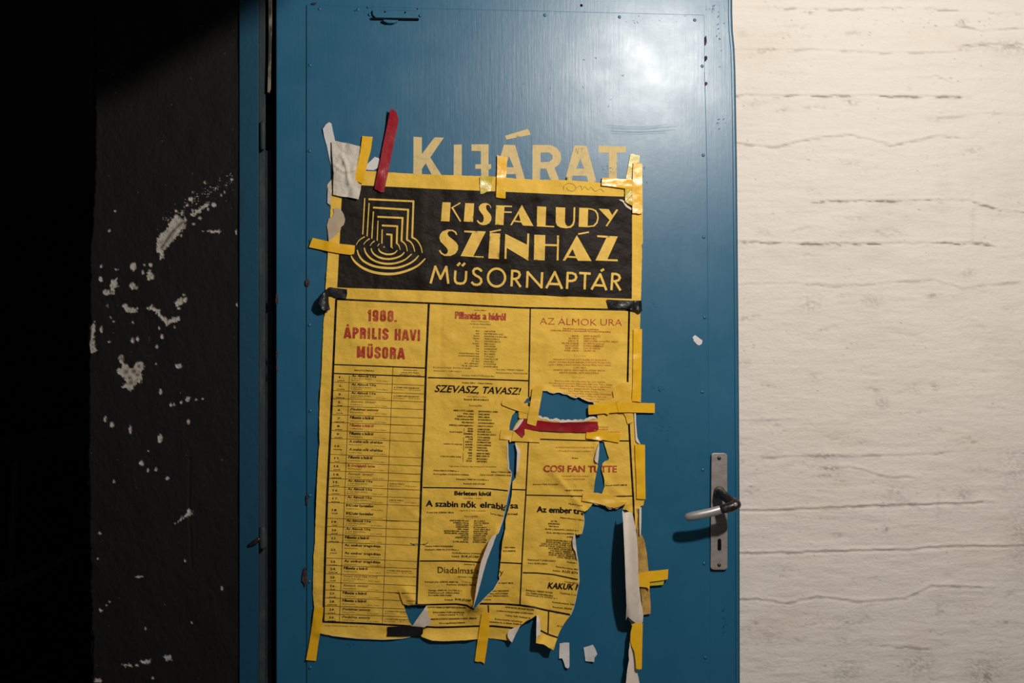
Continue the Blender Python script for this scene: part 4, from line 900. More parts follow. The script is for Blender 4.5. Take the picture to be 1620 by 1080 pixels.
r3 = ['JÁSZAI-MÓRICZ CSABA', 'ÓDRY ÁRPÁD', 'MÁTÉ GÁBOR', 'KUTASI KÁROLY', 'ZÖLDHEGYI JÁNOS', 'LAKATOS LÁSZLÓ', 'SZABÓ JÓZSEF', 'MOLNÁR ZSOLT', 'BOGNÁR-KISS LÁSZLÓ', 'TÓTH ANDRÁS', 'ALBA KÁROLY', 'DOMBAI ISTVÁN', 'DOBOS ANDREA', 'VÖRÖS ÉVA', 'NAGY ILONA', 'SÁNDOR TERÉZ', 'BÉRES SÁNDOR', 'SIPOS ILDIKÓ', 'CSEH ILDIKÓ']
ys = [651, 655.6, 660, 664.4, 669.4, 674.2, 679.4, 683.2, 687.4, 692.2, 696, 700, 704.4, 708.6, 712.6, 717.6, 721.6, 726.2, 730.2]
for i in range(19):
    xr = 749.5 - i * .18
    T(l3[i], xr, ys[i], 2.5, None, .03, 'r', m='k', cond=.80); T(r3[i], xr + 7.5, ys[i] + .6, 2.5, None, .03, m='k', cond=.80)
T('Szent bolygók', 711.5, 683.5, 2.2, 20, S2, m='k'); T('mulatozó népség', 702, 702.4, 2.0, 29, S2, m='k'); T('a három vidám leány', 697, 722.2, 2.2, 33, S2, m='k')
for a, b in ((677, 688), (691, 713), (716, 731)): batch.setdefault('g', [])
ink_join('cast_brackets', lines_polys([([(734.5, 676.5), (734, 688)], .6), ([(733.8, 691), (733.2, 713)], .6), ([(733, 716), (732.4, 731)], .6)]), M_GREY)
T('Teljes ének- és tánckar, Egyedi színpadon szereplőkkel', 710, 738, 2.1, 75, .015, m='g')
T('Díszlet: RALLA GYŐRFI m. v.', 686, 744.8, 2.2, 40, .03, m='k'); T('Koreográfus: HORVÁTH MÁRIA', 686, 750.4, 2.2, 56, .03, m='k'); T('Jelmez: TORDAI HAJNALKA', 777, 747, 2.2, 40, .03, m='k'); T('Zenei vezető: CSANÁDI ÁGNES', 759, 751.5, 2.2, 55, .03, m='k')
T('Karigazgató: SÁNDOR ZOLTÁN m. v.', 722, 758.4, 2.1, 52, .03, m='k'); T('Rendező: KISS JÓZSEF', 733.5, 765.6, 2.2, 34, .03, m='k')
T('Bérleten kívül', 719.3, 782.8, 6.2, 57, .018, bold=.07, m='k', part='printed_phrase')
T('Schönthan – Kellér:', 733.5, 788.5, 1.9, 29, .02, m='g')
def wsz(px, py):
    d = np.clip((px - 775) / 22, 0, 1) * np.clip((806 - px) / 4, 0, 1); return px, py + d * d * 4.0
T('A szabin nők', 674.3, 800.3, 9.0, 79, .030, bold=.05, m='k', part='printed_phrase'); T('elrablá', 759.8, 802.4, 9.0, 43, .03, bold=.05, m='k', part='printed_word', warp=wsz); T('sa', 807.5, 803.6, 9.0, 12.0, .02, bold=.05, m='k', part='printed_word')
T('vígjáték 2 felvonásban', 726, 808, 2.0, 42, .015, m='g'); T('A zenét írta: SZIRMAI TIBOR', 675, 811.2, 2.3, 43, .01, m='k'); T('Tervezte: Szlávik István', 776, 812.8, 2.2, 24, .2, m='k'); T('JÁVOR ERNŐ', 803, 814, 2.2, 16, .02, m='k'); T('Szereplők:', 735, 817.2, 2.2, 22, .02, m='k', spacing=1.5)
l4 = ['BÁNYAI MÁRTON, tanár', 'BORBÁLA, a felesége', 'ETELKA, a lányuk', 'SZENDRŐI BÉLA', 'IMRE, a bátyjuk', 'RETTEGI FRIDOLIN, színigazgató', 'BÉTEGH ÁRPÁD, színházi szolga', 'KATICZA', 'SZENDREY ERZSI', 'RÓZA', 'KOVÁR, iskolaszolga']
r4 = ['SIPOS LÁSZLÓ', 'PÁSZTOR TERÉZIA', 'FÖLDI ÉVA', 'KUTASI KÁROLY', 'ZÖLDI GÁBOR BÉLA', 'BÁRÁN MÁRTON', 'ÓDRI JÁNOS IMRE', 'HORVÁTH IMRE', 'BARÓTI ATTILA', 'ORSZÁG ISTVÁN', 'KOVÁTS CSABA']
for i in range(11):
    y = 824.6 + i * 3.32
    T(l4[i], 742 - i * .12, y, 2.3, None, .015, 'r', m='k', cond=.84); T(r4[i], 750 - i * .15, y + .2, 2.3, None, .02, m='k', cond=.84)
T('Díszlet: PARRAGI KÁLMÁN', 673, 864.6, 2.3, 43, .012, m='k'); T('Kargazgató: SÁNDOR ZOLTÁN m. v.', 672.5, 869.8, 2.2, 54, .012, m='k'); T('Rendezőasszisztens: HORVÁTH MÁRIA', 716, 875, 2.2, 58, .04, m='k'); T('Rendező: ', 715, 880.8, 2.3, 12, .02, m='k'); T('BOR JÓZSEF', 730, 881.3, 3.4, 28, .03, bold=.08, shear=.2, m='k')
T('ZSÉRY MÁRIA', 797, 866.8, 2.2, 18, 0.0, m='k'); T('DITA BENEDEK', 796, 872.3, 2.2, 20, 0.0, m='k')
T('Gárdonyi G.:', 734, 893, 1.9, 18, .03, m='k')
T('Diadalmas', 692.5, 905.8, 9.5, 56, .022, m='k', part='printed_word', cond=.8); T('asszony', 753.5, 907.4, 8.6, 43, .03, m='k', part='printed_word')
T('operett 2 felvonásban', 724, 912.3, 2.0, 40, .07, m='k'); T('Szövegét írta: GÁBOR ANDOR', 672, 921, 2.3, 53, .01, m='k'); T('Fordította: H. G.', 731, 920.6, 2.1, 24, .12, m='g'); T('Rendezte: SZALÉZI TIBOR', 707, 925.2, 2.2, 46, .02, m='k')
T('Karnagy: SÁNDOR ZOLTÁN m. v.', 678, 934.3, 2.3, 53, .012, m='k'); T('Díszlettervező: MÉRAI IMRE', 678, 938.2, 2.3, 49, .012, m='k'); T('Koreográfus: BÁN ÁGNES', 678, 942.1, 2.3, 37, .012, m='k'); T('Rendező:', 704, 949.3, 2.2, 13, .02, m='k'); T('BOR JÓZSEF', 720, 949.0, 3.3, 26, .09, bold=.08, shear=.2, m='k')
T('Író: NAGY TIBOR', 789, 923, 2.1, 23, 0.0, m='k'); T('Karmester: VAJDA SÁNDOR', 776, 935.3, 2.2, 29, 0.0, m='k'); T('Jelmez: SZŰCS MÁRIA', 773, 939.6, 2.2, 31, 0.0, m='k'); T('Zenei: TAKÁCS MÁRTA', 770, 943.4, 2.2, 34, 0.0, m='k'); T('Díszlet: Róna Ilona', 763, 949.2, 2.1, 14, 0.0, m='k')
T('CSOPORTOKNAK EGY BEMUTATÓ ELŐADÁSRA', 676, 961.3, 2.6, 62, .012, m='k'); T('Bérleti számban 10-től óráig hétköznap', 685, 969.2, 2.4, 50, .0, m='k'); T('szombaton vasárnap 15–17-ig', 693, 973.2, 2.2, 40, -.01, m='k'); T('MINDEN ELŐADÁS MÁSNAPJÁN A FENTI CÍMEN IS', 681, 980.4, 2.5, 73, -.02, m='k'); T('15%-os engedménnyel válthatók', 695, 986.6, 2.4, 41, -.03, m='k')
T('CSOPORTOK, ISKOLÁK RÉSZÉRE', 799, 961.0, 2.4, 46, .10, m='k'); T('a színház közönségszolgálata ad tájékoztatást', 786, 966.6, 2.3, 58, .08, m='k'); T('Telefon: Győr, Kisfaludy út', 799, 973.6, 2.2, 40, .12, m='k'); T('Bérlet-vásárlás lehetősége', 783, 979.8, 2.4, 44, .1, m='k'); T('pénztárban de. és délután. Kérjük fel', 775, 984.2, 2.4, 50, .08, m='k')
# column 3
def dl(txt, x0, y0, cap, width):   # display line in light red capitals
    return T(txt, x0, y0, cap, width, .022, m='r', part='printed_word', bold=-.012)
dl('AZ', 854, 512.8, 10.5, 23.5); dl('ÁLMOK', 883, 513.6, 10.5, 61); dl('URA', 950, 514.6, 10.5, 34)
T('Musicaltörténet gyermekeknek és felnőtteknek', 891, 520.6, 2.4, 56, .028, m='r', bold=.01); T('Csukás István „Ernő bácsi” c. mesekönyvéből, Móricz Lajos feldolgozásában', 871, 523.2, 2.5, 95, .028, m='r', bold=.012)
l5 = ['ARTÚR', 'ÁRGYÉLUS', 'GÁBOR ÚR', 'BÉLÁNÉ IZSÁKNÉ', 'CSIKÓS DEZSŐ', 'FEHÉR CSABA', 'PÉTER GÁBOR']; r5 = ['KÁNTOR BALÁZS', 'PERÉNYI BÉLA', 'SÁNDOR IMRE (vendég-főisk. hallgató)', 'KIS MÁTYÁS (szólóest)', 'KOVÁCS GABRIELLA', 'SZALÓKI ÁGOTA', 'ZALÁNY PÁL']
for i in range(7):
    y = 532.6 + i * 3.85
    T(l5[i], 915.5 - i * .05, y, 2.6, None, .015, 'r', m='s', cond=.9, bold=.008); T(r5[i], 923.5 - i * .1, y, 2.6, None, .02, m='s', cond=.9, bold=.008)
T('Táncolják', 908, 563.4, 2.0, 19, .02, m='s', spacing=1.5)
for i, t in enumerate(['BARANYAI ZOLTÁN, BÍZÓ ÁGNES, BOGDÁN ÉVA,', 'BÁLINT ANDREA, BUDAI ANDREA, BÖRÖNTE, FUCHS LÍVIA,', 'LÁSZLÓ EMESE, LUKÁCS ANDREA, MAGYAR PÉTER, NAGY ANNA,', 'SZABÓ BÉLA', 'HEGEDŰS GÁBOR, VERES SÁNDOR, GYULAI TERÉZIA,', 'BERTA ÁGNES, RÉTI KRISZTINA']):
    T(t, 918 - i * .3, 570 + i * 4.15, 2.4, [84, 98, 99, 20, 82, 62][i], .014, 'm', m='s')
T('Szereplők:', 906, 597.6, 2.0, 20, .015, m='s', spacing=1.5)
for i, t in enumerate(['Barta József, Szabó Gábor, Máté István, Papp Gyula, Nagy Béla,', 'Horváth Lajos, Kovács Imre, Halász Judit, Szalai Lajos, Takács Károly,', 'Fekete Elemér, Simon Gábor, Tóth Antal, Kerekes Sándor, Szőke Ferenc,', 'Takács Imre, Szilágyi Sándor, Varga Károly,', 'Fodor Tamás, Varga András, Vas Imre,', 'Czakó Sándor, Palotai Béla, Orbán Csaba, Dávid Béla,', 'Zsoldos Bertalan, Mátrai Károly,', 'Palkó Sándor Magyar István', 'Forgács Vilmos']):
    T(t, 918 + i * 1.2, 604.2 + i * 3.9, 2.3, [80, 100, 92, 72, 46, 88, 70, 60, 40][i], .03, 'm', m='s')
for i, t in enumerate(['Zeneszerző:', 'Közreműködő', 'Zenéjét szerezte Márta', 'Ernő', 'Géza']): T(t, 946, 676.0 + i * 3.7, 2.3, [17, 16, 34, 9, 8][i], .02, m='s')
T('A PÁRIZSI FANTÁZIA KONCERTIRODA', 879, 708.4, 2.3, 61, .01, m='s'); T('1988. április 25-én, vendégjátéka a színházban', 883, 714, 2.4, 52, .01, m='s'); T('Mozart:', 905, 725.2, 2.0, 10, .02, m='k')
T('COSI FAN', 860.0, 746.0, 10.0, 65, .006, bold=.05, m='r', part='printed_word'); T('TUTTE', 930.5, 746.6, 10.0, 45, .0, bold=.06, m='r', part='printed_word')
T('Opera-buffa két felvonásban', 885, 753.6, 2.1, 47, .005, m='s'); T('Vezényel: OBERFRANK', 890, 758.4, 2.0, 36, .01, m='s'); T('Szervezés: PAPEI, POZSONYI', 843, 766.8, 2.2, 40, .01, m='k'); T('Szervező: KARÁDY ANDOR', 958, 768.6, 2.2, 34, -.02, m='k'); T('NÉMET NYELVEN', 894, 776.5, 2.2, 28, .0, m='k')
T('Madách Imre:', 900, 797.4, 2.0, 22, .15, m='k')
def wem(px, py): return px, py + np.clip((px - 905) / 20, 0, 2) ** 2 * 2.2
T('Az ember', 849.5, 809.6, 9.0, 55, .035, bold=.06, m='k', part='printed_phrase', warp=wem); T('tragédiája', 907.0, 811.8, 9.0, 64, .05, bold=.06, m='k', part='printed_word', warp=wem)
T('drámai költemény 2 felvonásban', 886, 819.0, 2.1, 45, .12, m='k')
for t, x, y, w_ in (('AZ ÚR:', 871.5, 825, 10), ('ISTEN ANGYALA', 867.5, 829, 18), ('Első Jánosi', 869, 833, 15), ('ÁDÁM: LÁNGHÚSZ LÁSZLÓ m. v.', 862, 837.6, 54), ('ÉVA: NYÁRI JULIANNA m. v.', 865, 843.4, 52), ('LUCIFER:', 897, 850, 10)): T(t, x, y, 2.3, w_, .045, m='k')
for i, t in enumerate(['ÁGOSTON ISTVÁN, BÁLÓ ZOLTÁN, BÁN', 'BÁTHY ISTVÁN, CSAJTAY LÁSZLÓ, FŐDI', 'CZEH GUSZTÁV, DÁVID KÁLMÁN, GÁL', 'GÁTI GYÖRGY, KÁROLYI LÁSZLÓ, HAJ', 'KÓTI ÁRPÁD, KÁTAY ENDRE, LIPTAY', 'PALÁNCZ FERENC, SIMOR', 'SIPOS GÁBOR, DOBOS ANIKÓ', 'SZÉLES GÉZA, FERENC, BA', 'TÓTH TIBOR, VESZELY']):
    T(t, [864, 864, 856, 853, 868, 871, 868, 868, 881][i], 854.6 + i * 3.3 + ([864, 864, 856, 853, 868, 871, 868, 868, 881][i] - 864) * .075, 2.4, [56, 60, 66, 66, 50, 48, 48, 50, 38][i], .075, m='k')
T('Díszlettervező: T. SZABÓ LÁSZLÓ', 835, 886, 2.2, 44, .05, m='k'); T('Zene: ILLÉS LAJOS', 835, 891.4, 2.2, 31, .04, m='k'); T('Munkatárs:', 897, 889.6, 2.1, 16, .1, m='k'); T('Rendezőasszisztens: MIKÓ', 880, 897, 2.2, 36, .14, m='k'); T('Rendezte:', 875, 903, 2.3, 12, .1, m='k'); T('ILLÉS ISTVÁN', 889.5, 904.6, 3.3, 34, .13, bold=.08, shear=.2, m='k')
T('Tersánszky J. Jenő:', 893, 920.6, 2.0, 30, .12, m='k')
T('KAKUK MARCI', 866.5, 930.2, 9.2, 81, .06, bold=.05, shear=.28, m='k', part='printed_phrase'); T('Vásárhely 2 részben', 886, 938.6, 2.3, 34, .13, m='k')
T('Átdolgozta: ÖRKÉNY ISTVÁN', 832, 934.2, 2.3, 42, .10, m='k'); T('Zene: SZERÉN LÁZÁR ERIKA BÉLA', 832, 938.2, 2.3, 43, .12, m='k'); T('Díszlettervező: LUX GYÖRGY m. v.', 832, 941.6, 2.3, 50, .12, m='k'); T('Rendezőasszisztens: TAKÁCS', 874, 953, 2.2, 40, .12, m='k'); T('Rendezte: ÉRSEKÚJ', 874.5, 960.6, 2.3, 34, .12, m='k')
T('Az este', 881, 990.5, 2.2, 12, .1, m='k')
for k, L in batch.items():
    if not L: continue
    n = 0; vs = []; fs = []
    for px, py, F in L:
        vs.append(P(px, py, hp_(px, py) + INK * 1.2)); fs.append(F + n); n += len(px)
    tag(mesh_obj('small_print', np.vstack(vs), np.vstack(fs), {'k': M_INKS, 'r': M_RED, 'g': M_GREY, 's': M_REDS}[k], poster), kind='stuff')
bpy.data.collections.remove(dg_coll)
# pen ticks and a faint scribble on the top margin
tag(strokes('pen_tick', [[(649, 859), (653, 860.8), (658, 860), (663, 861), (668, 860.8), (671, 862), (677, 858)], [(653, 860), (656, 863)], [(668, 861), (672, 860)]], .9, hl(.0005), M_INK, poster), 'black pen tick across the rule')
strokes('pencil_scribble', [K2([(645, 590), (650, 560), (680, 540), (720, 545), (740, 575), (720, 600), (680, 590), (670, 570)]), K2([(745, 575), (780, 560), (790, 590), (810, 565), (840, 590), (860, 570), (890, 600), (930, 585), (960, 605)])], .4, hl(.0009), M_PENCIL, poster, smooth=True)

# raw white fibre along tears
def fringe(pts, w0, w1, inner, name='torn_edge', e=.0006, m=None):
    """irregular pale strip along a tear; inner = +1/-1 side"""
    q = []
    for i in range(len(pts) - 1):
        a, b = pts[i], pts[i + 1]; L = math.hypot(b[0] - a[0], b[1] - a[1]); k = max(1, int(L / 1.6))
        for j in range(k): q.append((a[0] + (b[0] - a[0]) * j / k, a[1] + (b[1] - a[1]) * j / k, (b[0] - a[0]) / L, (b[1] - a[1]) / L))
    q.append((*pts[-1], q[-1][2], q[-1][3]))
    A = []; B = []
    for i, (x, y, tx, ty) in enumerate(q):
        w_ = (w0 + (w1 - w0) * float(fbm(np.array([x / 5.0]), np.array([y / 5.0]), 7, 2)[0])) * min(1, i / 3, (len(q) - 1 - i) / 3 + .1)
        A.append((x + ty * .5 * inner, y - tx * .5 * inner)); B.append((x - ty * w_ * inner, y + tx * w_ * inner))
    vx = np.array([p[0] for p in A + B]); vy = np.array([p[1] for p in A + B]); n = len(A)
    Fs = [(i, i + 1, n + i + 1, n + i) for i in range(n - 1)]
    Fs = [f if ((vx[f[1]] - vx[f[0]]) * (vy[f[2]] - vy[f[0]]) - (vy[f[1]] - vy[f[0]]) * (vx[f[2]] - vx[f[0]])) <= 0 else f[::-1] for f in Fs]
    return mesh_obj(name, P(vx, vy, hp_(vx, vy) + e), Fs, m or M_TORN, poster)
fringe(H1[17:31], 1.2, 5.5, 1)
fringe(H1[0:16], .2, 1.2, 1)
fringe([(803.6, 699.7), (804.2, 721), (805.6, 741.5), (809.7, 747.6)], 1.0, 3.0, 1)
fringe([(809.7, 747.6), (807.7, 761.8), (805, 778), (800.5, 800.5), (795.4, 823), (788.3, 843.3)], .5, 1.3, 1)
fringe([(755, 958), (762, 951), (770.4, 942), (780.6, 932.7), (790.7, 915.4), (789.5, 909)], .1, 1.0, 1)
fringe([(903, 972), (908, 960), (914, 932), (916.3, 919), (915, 891), (911.7, 871.7)], .1, 1.1, -1)
fringe([(938, 796), (945, 797), (953.3, 798), (958, 799), (964.4, 805), (970, 803), (975.6, 804.4), (982, 799), (990, 795.5)], .3, 2.0, 1)
fringe([(920.5, 844), (923.6, 830), (924, 822), (923, 812)], .3, 1.4, -1)
fringe([(649, 1007), (636, 1009.5), (606, 1011.3), (565, 1009.5), (524, 1005)], .2, .8, 1)
def flap(name, poly, base, lift, m, label, step=2.5, j=0.1, solid=.0002, e=.0008, parent=None):
    """piece of paper folded over; lift(x,y) metres above the poster"""
    o = patch(name, poly, lambda x, y: (hp_(x, y) + e + lift(x, y)) if base == 0 else lift(x, y), m, parent or poster, step, solid=solid, jit=j)
    return tag(o, label)
flap('folded_flap', [(785.6, 845), (783, 845.5), (779, 847.5), (773, 857), (767, 872), (761, 888), (757.5, 905), (754, 925), (751.5, 945), (748.5, 962), (750, 957), (755.5, 940), (760.5, 921.5), (765, 904), (770.4, 885.8), (779, 864)], 1,
     lambda x, y: .0245 + .0006 * np.clip(np.interp(y, [845, 886, 921, 962], [785.6, 770.4, 760.5, 750]) - x, 0, 12), M_BACK, 'pale reverse of the paper rolled back beside the long tear')
flap('folded_flap', [(675, 958), (677, 966), (676.5, 971), (680.6, 978.5), (682, 984), (680.6, 986.7), (671.5, 991.8), (660, 991), (652, 990), (663, 974)], 0, lambda x, y: .002 + .00035 * np.clip(x - 660, 0, 25), M_BACK, 'pale folded corner of the torn bottom margin')
flap('folded_flap', [(823, 989.5), (815, 992), (806, 996), (803, 1001), (803, 1007), (806, 1012), (810, 1016), (816, 1002)], 0, lambda x, y: .0020 + .0002 * np.clip(815 - x, 0, 15), M_BACK, 'pale rounded flap curled at the bottom margin')
flap('folded_flap', [(910, 844), (907, 848), (905.5, 856), (906.5, 866), (910.5, 873), (912.5, 884), (914.3, 885), (912.5, 873), (911.2, 860)], 0, lambda x, y: .003 + 0 * x, M_BACK, 'thin pale curl at the edge of the right-hand piece')
flap('folded_flap', [(947.8, 699), (945, 708), (942.6, 717), (940.4, 726.7), (942.5, 731), (945.8, 733), (947.2, 722), (948, 710)], 0, lambda x, y: .003 + 0 * x, M_BACK, 'small pale flap left of the short tear')
flap('folded_flap', [(814.5, 700), (819, 705), (823, 713), (823, 720), (821, 735), (819, 746), (816.5, 752), (817, 741), (818, 715)], 0, lambda x, y: .0015 + 0 * x, M_BACK, 'pale strip right of the slit')
flap('folded_flap', [(849, 974), (851.5, 972.5), (854, 980), (855, 997), (855, 1003), (850, 1007), (848.5, 1016), (848.4, 995)], 0, lambda x, y: .002 + 0 * x, M_BACK, 'pale folded edge of the hanging tongue')
flap('folded_flap', KC([(350, 770), (400, 770), (440, 800), (470, 850), (530, 890), (542, 925), (500, 905), (450, 870), (410, 810)]), 0, lambda x, y: .0004 + 0 * x, M_TORN, 'white torn scar at the top right corner')
flap('creased_flap', [(631, 931), (634, 945), (638, 955), (646, 957.5), (659, 956), (652, 955), (644, 951), (637, 942)], 0, lambda x, y: .002 + 0 * x, M_PAPER, 'yellow lifted corner beside the bottom notch')
flap('folded_flap', [(1003.2, 653), (1006, 653), (1006.5, 672), (1008.5, 692), (1013.5, 702.5), (1008, 700), (1005.5, 696), (1004.5, 680)], 0, lambda x, y: .002 + 0 * x, M_BACK, 'pale turned edge of the right margin')
# rolled white strip hanging at the lower right
def roll_h(x, y):
    t = np.clip((y - 806) / 180, 0, 1)
    cx = 999 + 9 * t; u = np.clip((x - (985 + 6 * t)) / 24.0, 0, 1)
    return .014 + .040 * np.sin(np.pi * np.clip(t * .95 + .03, 0, 1)) ** .5 * (1 - .75 * u) + .006 * np.sin(u * 5.0)
strip = patch('rolled_margin_strip', KS([(88, 95), (100, 112), (118, 106), (135, 107), (145, 116), (150, 130), (162, 190), (172, 260), (177, 330), (178, 380), (179, 430), (182, 500), (188, 560), (195, 620), (205, 665), (208, 690), (206, 730), (195, 745), (165, 740), (140, 722), (120, 703), (112, 715), (108, 725), (110, 680), (112, 640), (107, 510), (103, 380), (97, 250), (92, 150)]),
              roll_h, M_BACK, poster, 3.0, solid=.0003, jit=.15)
tag(strip, 'pale reverse of the margin rolled into a long hanging strip')
tag(patch('margin_strip', KS([(165, 88), (183, 85), (184, 150), (188, 225), (200, 240), (215, 270), (228, 340), (234, 400), (240, 480), (245, 560), (250, 640), (250, 685), (225, 690), (207, 692), (203, 660), (198, 600), (190, 540), (181, 470), (178, 400), (174, 330), (170, 250), (166, 160)]),
          lambda x, y: .007 + (fbm(x / 9, y / 16, 44) - .5) * .006, mat('brown_stained_yellow_paper', (0.42, 0.24, 0.055), .6, .3, dirt=[((60, 60, 20), .45, .7, (.70, .45, .10), .7), ((60, 60, 60), .6, .7, (.2, .11, .03), .6)], bumps=PBUMP), poster, 3.0, jit=.2), 'brown-stained yellow strip of the right margin')
tag(patch('margin_sliver', KS([(185, 78), (197, 80), (197, 150), (194, 235), (187, 238), (184, 160)]), .0125, M_BACK, poster, 3.0), 'white sliver of the right margin')
tag(patch('hanging_tail', KS([(120, 712), (135, 735), (147, 760), (143, 790), (133, 800), (130, 870), (124, 900), (126, 950), (115, 1010), (108, 1100), (190, 1100), (180, 1050), (170, 1000), (163, 950), (156, 905), (148, 885), (140, 860), (145, 800), (165, 742)]),
          lambda x, y: .016 + .010 * np.clip(1 - (x - 992) / 14, 0, 1), M_BACK, poster, 3.0, jit=.2), 'grey hanging tail of torn paper')

# ================================================================== TAPES AND SCRAPS (each a thing of its own)
G_S = 'yellow tape strips on the torn poster'
def stick(name, poly, m, label, cat, e=.0012, onp=True, bend=0.0, lift=None, step=3.5, solid=.0003, group=None):
    base = hp_ if onp else (lambda x, y: np.full(np.shape(x), .0026))
    cx = np.mean([p[0] for p in poly]); cy = np.mean([p[1] for p in poly])
    def hf(x, y):
        if onp:
            # tape bridges from paper to bare door
            d = segdist(x, y, OUT, True); ins = inside(x, y, OUT)
            k = np.where(ins, 1.0, np.clip(1 - d / 9.0, 0, 1)); hh = np.minimum(hp_(x, y), .0085) * k + .0028 * (1 - k)
        else: hh = base(x, y)
        hh = hh + e + (fbm(x / 8, y / 8, int(cx) % 50) - .5) * .0007
        if lift: hh = hh + lift(x, y)
        return hh
    o = patch(name, poly, hf, m, None, step, solid=solid, jit=.08, origin=P1(cx, cy))
    return tag(o, label, cat, group)
stick('tape_strip', [(510.6, 203.8), (515.6, 196.7), (520.7, 193), (524.4, 195.6), (527, 208), (530, 222), (531, 229), (528, 236), (527.6, 250), (527.3, 272), (525.8, 270), (521, 250), (517.7, 233), (513, 217)], M_TAPEW, 'white peeling tape strip rising left of the crumpled tape', 'tape', .0010, False, lift=lambda x, y: .0035 * np.clip((222 - y) / 25, 0, 1))
stick('tape_scrap', K1([(185, 650), (230, 590), (235, 640), (235, 740), (205, 805), (188, 800)]), M_MASK, 'pale scrap peeking out at the poster edge below the crumpled tape', 'scrap', .0008, False)
stick('tape_scrap', K1([(484, 500), (520, 465), (555, 432), (585, 443), (593, 458), (592, 510), (545, 535), (483, 532)]), M_TAPEW, 'small white scrap between the yellow and the red tape', 'scrap', .0008, False)
stick('tape_strip', K1([(458, 270), (538, 277), (524, 380), (500, 470), (475, 580), (460, 640), (430, 628), (392, 612), (412, 520), (440, 400)]), M_TAPEY, 'glossy yellow tape strip between crumpled white tape and red tape', 'tape', .0030)
def wr(x, y): return .0075 * np.abs(fbm((x + y * .25) / 13, (y - x * .3) / 30, 9, 2) - .5) + .004 * np.exp(-(segdist(x, y, [(540, 245), (548, 262), (552, 290)]) / 2.5) ** 2) + .003 * np.exp(-(segdist(x, y, [(531, 262), (545, 272), (560, 268)]) / 2.5) ** 2)
stick('masking_tape_patch', K1([(219, 315), (255, 308), (300, 320), (350, 326), (400, 342), (441, 350), (432, 420), (415, 500), (404, 570), (405, 610), (448, 655), (446, 680), (438, 720), (428, 762), (400, 755), (350, 745), (300, 741), (232, 726), (232, 640), (236, 560), (228, 470), (222, 390)]), M_MASK, 'crumpled off-white masking tape patch on the top left corner', 'tape', .0042, lift=wr, step=2.2)
stick('tape_strip', K1([(678, 56), (690, 65), (700, 62), (718, 80), (728, 100), (738, 140), (735, 170), (718, 250), (700, 340), (680, 440), (655, 570), (640, 640), (626, 706), (600, 707), (575, 692), (551, 680), (575, 560), (600, 440), (622, 320), (648, 200), (668, 100)]), M_TAPER, 'dark red tape strip sticking up above the header', 'tape', .0045, lift=lambda x, y: .006 * np.clip((215 - y) / 40, 0, 1) ** 1.5)
stick('tape_strip', K2([(-5, 490), (30, 482), (96, 486), (90, 540), (80, 600), (50, 605), (20, 621), (0, 620), (-3, 560)]), M_TAPEG, 'greenish folded tape tab on the top margin below the letter J', 'tape', .0022)
stick('tape_strip', K2([(130, 320), (170, 330), (208, 339), (203, 450), (197, 560), (195, 657), (160, 654), (122, 648), (126, 540), (130, 430)]), M_TAPEY, 'short upright yellow tape crossing the top margin under the accented A', 'tape', .0034)
stick('tape_strip', KC([(513, 130), (540, 118), (572, 125), (590, 136), (650, 140), (645, 190), (640, 245), (560, 250), (548, 380), (540, 500), (490, 490), (448, 480), (470, 370), (495, 240)]), M_TAPEG, 'slanting greenish tape behind the top right corner tape', 'tape', .0014)
stick('tape_strip', KC([(118, 455), (300, 470), (440, 482), (545, 486), (545, 560), (540, 640), (490, 628), (440, 615), (330, 598), (220, 580), (105, 568), (110, 510)]), M_TAPEY, 'crinkled glossy yellow tape lying across the top right corner', 'tape', .0036, lift=lambda x, y: .0015 * np.abs(np.sin((y - 280) / 3.2)))
stick('tape_strip', KC([(440, 612), (545, 632), (548, 740), (545, 858), (500, 840), (442, 800), (440, 700)]), M_TAPEG, 'shiny crumpled tape square under the top right corner', 'tape', .0030, lift=lambda x, y: .002 * np.abs(np.sin((x + y) / 3)))
stick('tape_strip', KC([(558, 238), (620, 248), (685, 262), (686, 500), (688, 700), (690, 962), (640, 975), (600, 965), (545, 963), (543, 800), (540, 600), (548, 480), (552, 350)]), M_TAPEY, 'upright yellow tape along the top right edge of the poster', 'tape', .0052)
stick('tape_strip', K3([(80, 465), (190, 490), (310, 515), (440, 530), (437, 575), (434, 600), (405, 611), (300, 597), (210, 580), (130, 562), (48, 545), (62, 505)]), M_TAPEY, 'yellow tape strip reaching left across the edge beside the emblem', 'tape', .0036)
stick('torn_paper_scrap', K3([(255, 215), (300, 208), (325, 232), (345, 265), (357, 310), (345, 355), (322, 372), (318, 400), (280, 440), (215, 490), (210, 420), (200, 360), (216, 300), (250, 285), (262, 255)]), mat('old_grey_paper_scrap', (0.46, 0.37, 0.27), .7, .25, dirt=[((50, 50, 50), .45, .7, (.55, .37, .12), .6)], bumps=TB), 'old greyish torn paper layer on the left margin beside the emblem', 'scrap', .0014)
stick('torn_paper_scrap', K3([(212, 32), (240, 8), (243, 60), (236, 130), (232, 186), (205, 168), (206, 90)]), M_MASK, 'thin pale scrap on the upper left edge of the poster', 'scrap', .0016)
stick('tape_strip', KB([(262, 200), (300, 190), (400, 205), (660, 235), (664, 290), (668, 320), (655, 380), (640, 442), (560, 435), (480, 428), (400, 408), (345, 376), (264, 372), (250, 290)]), M_TAPEK, 'black tape strip at the upper left corner of the printed table', 'tape', .0034)
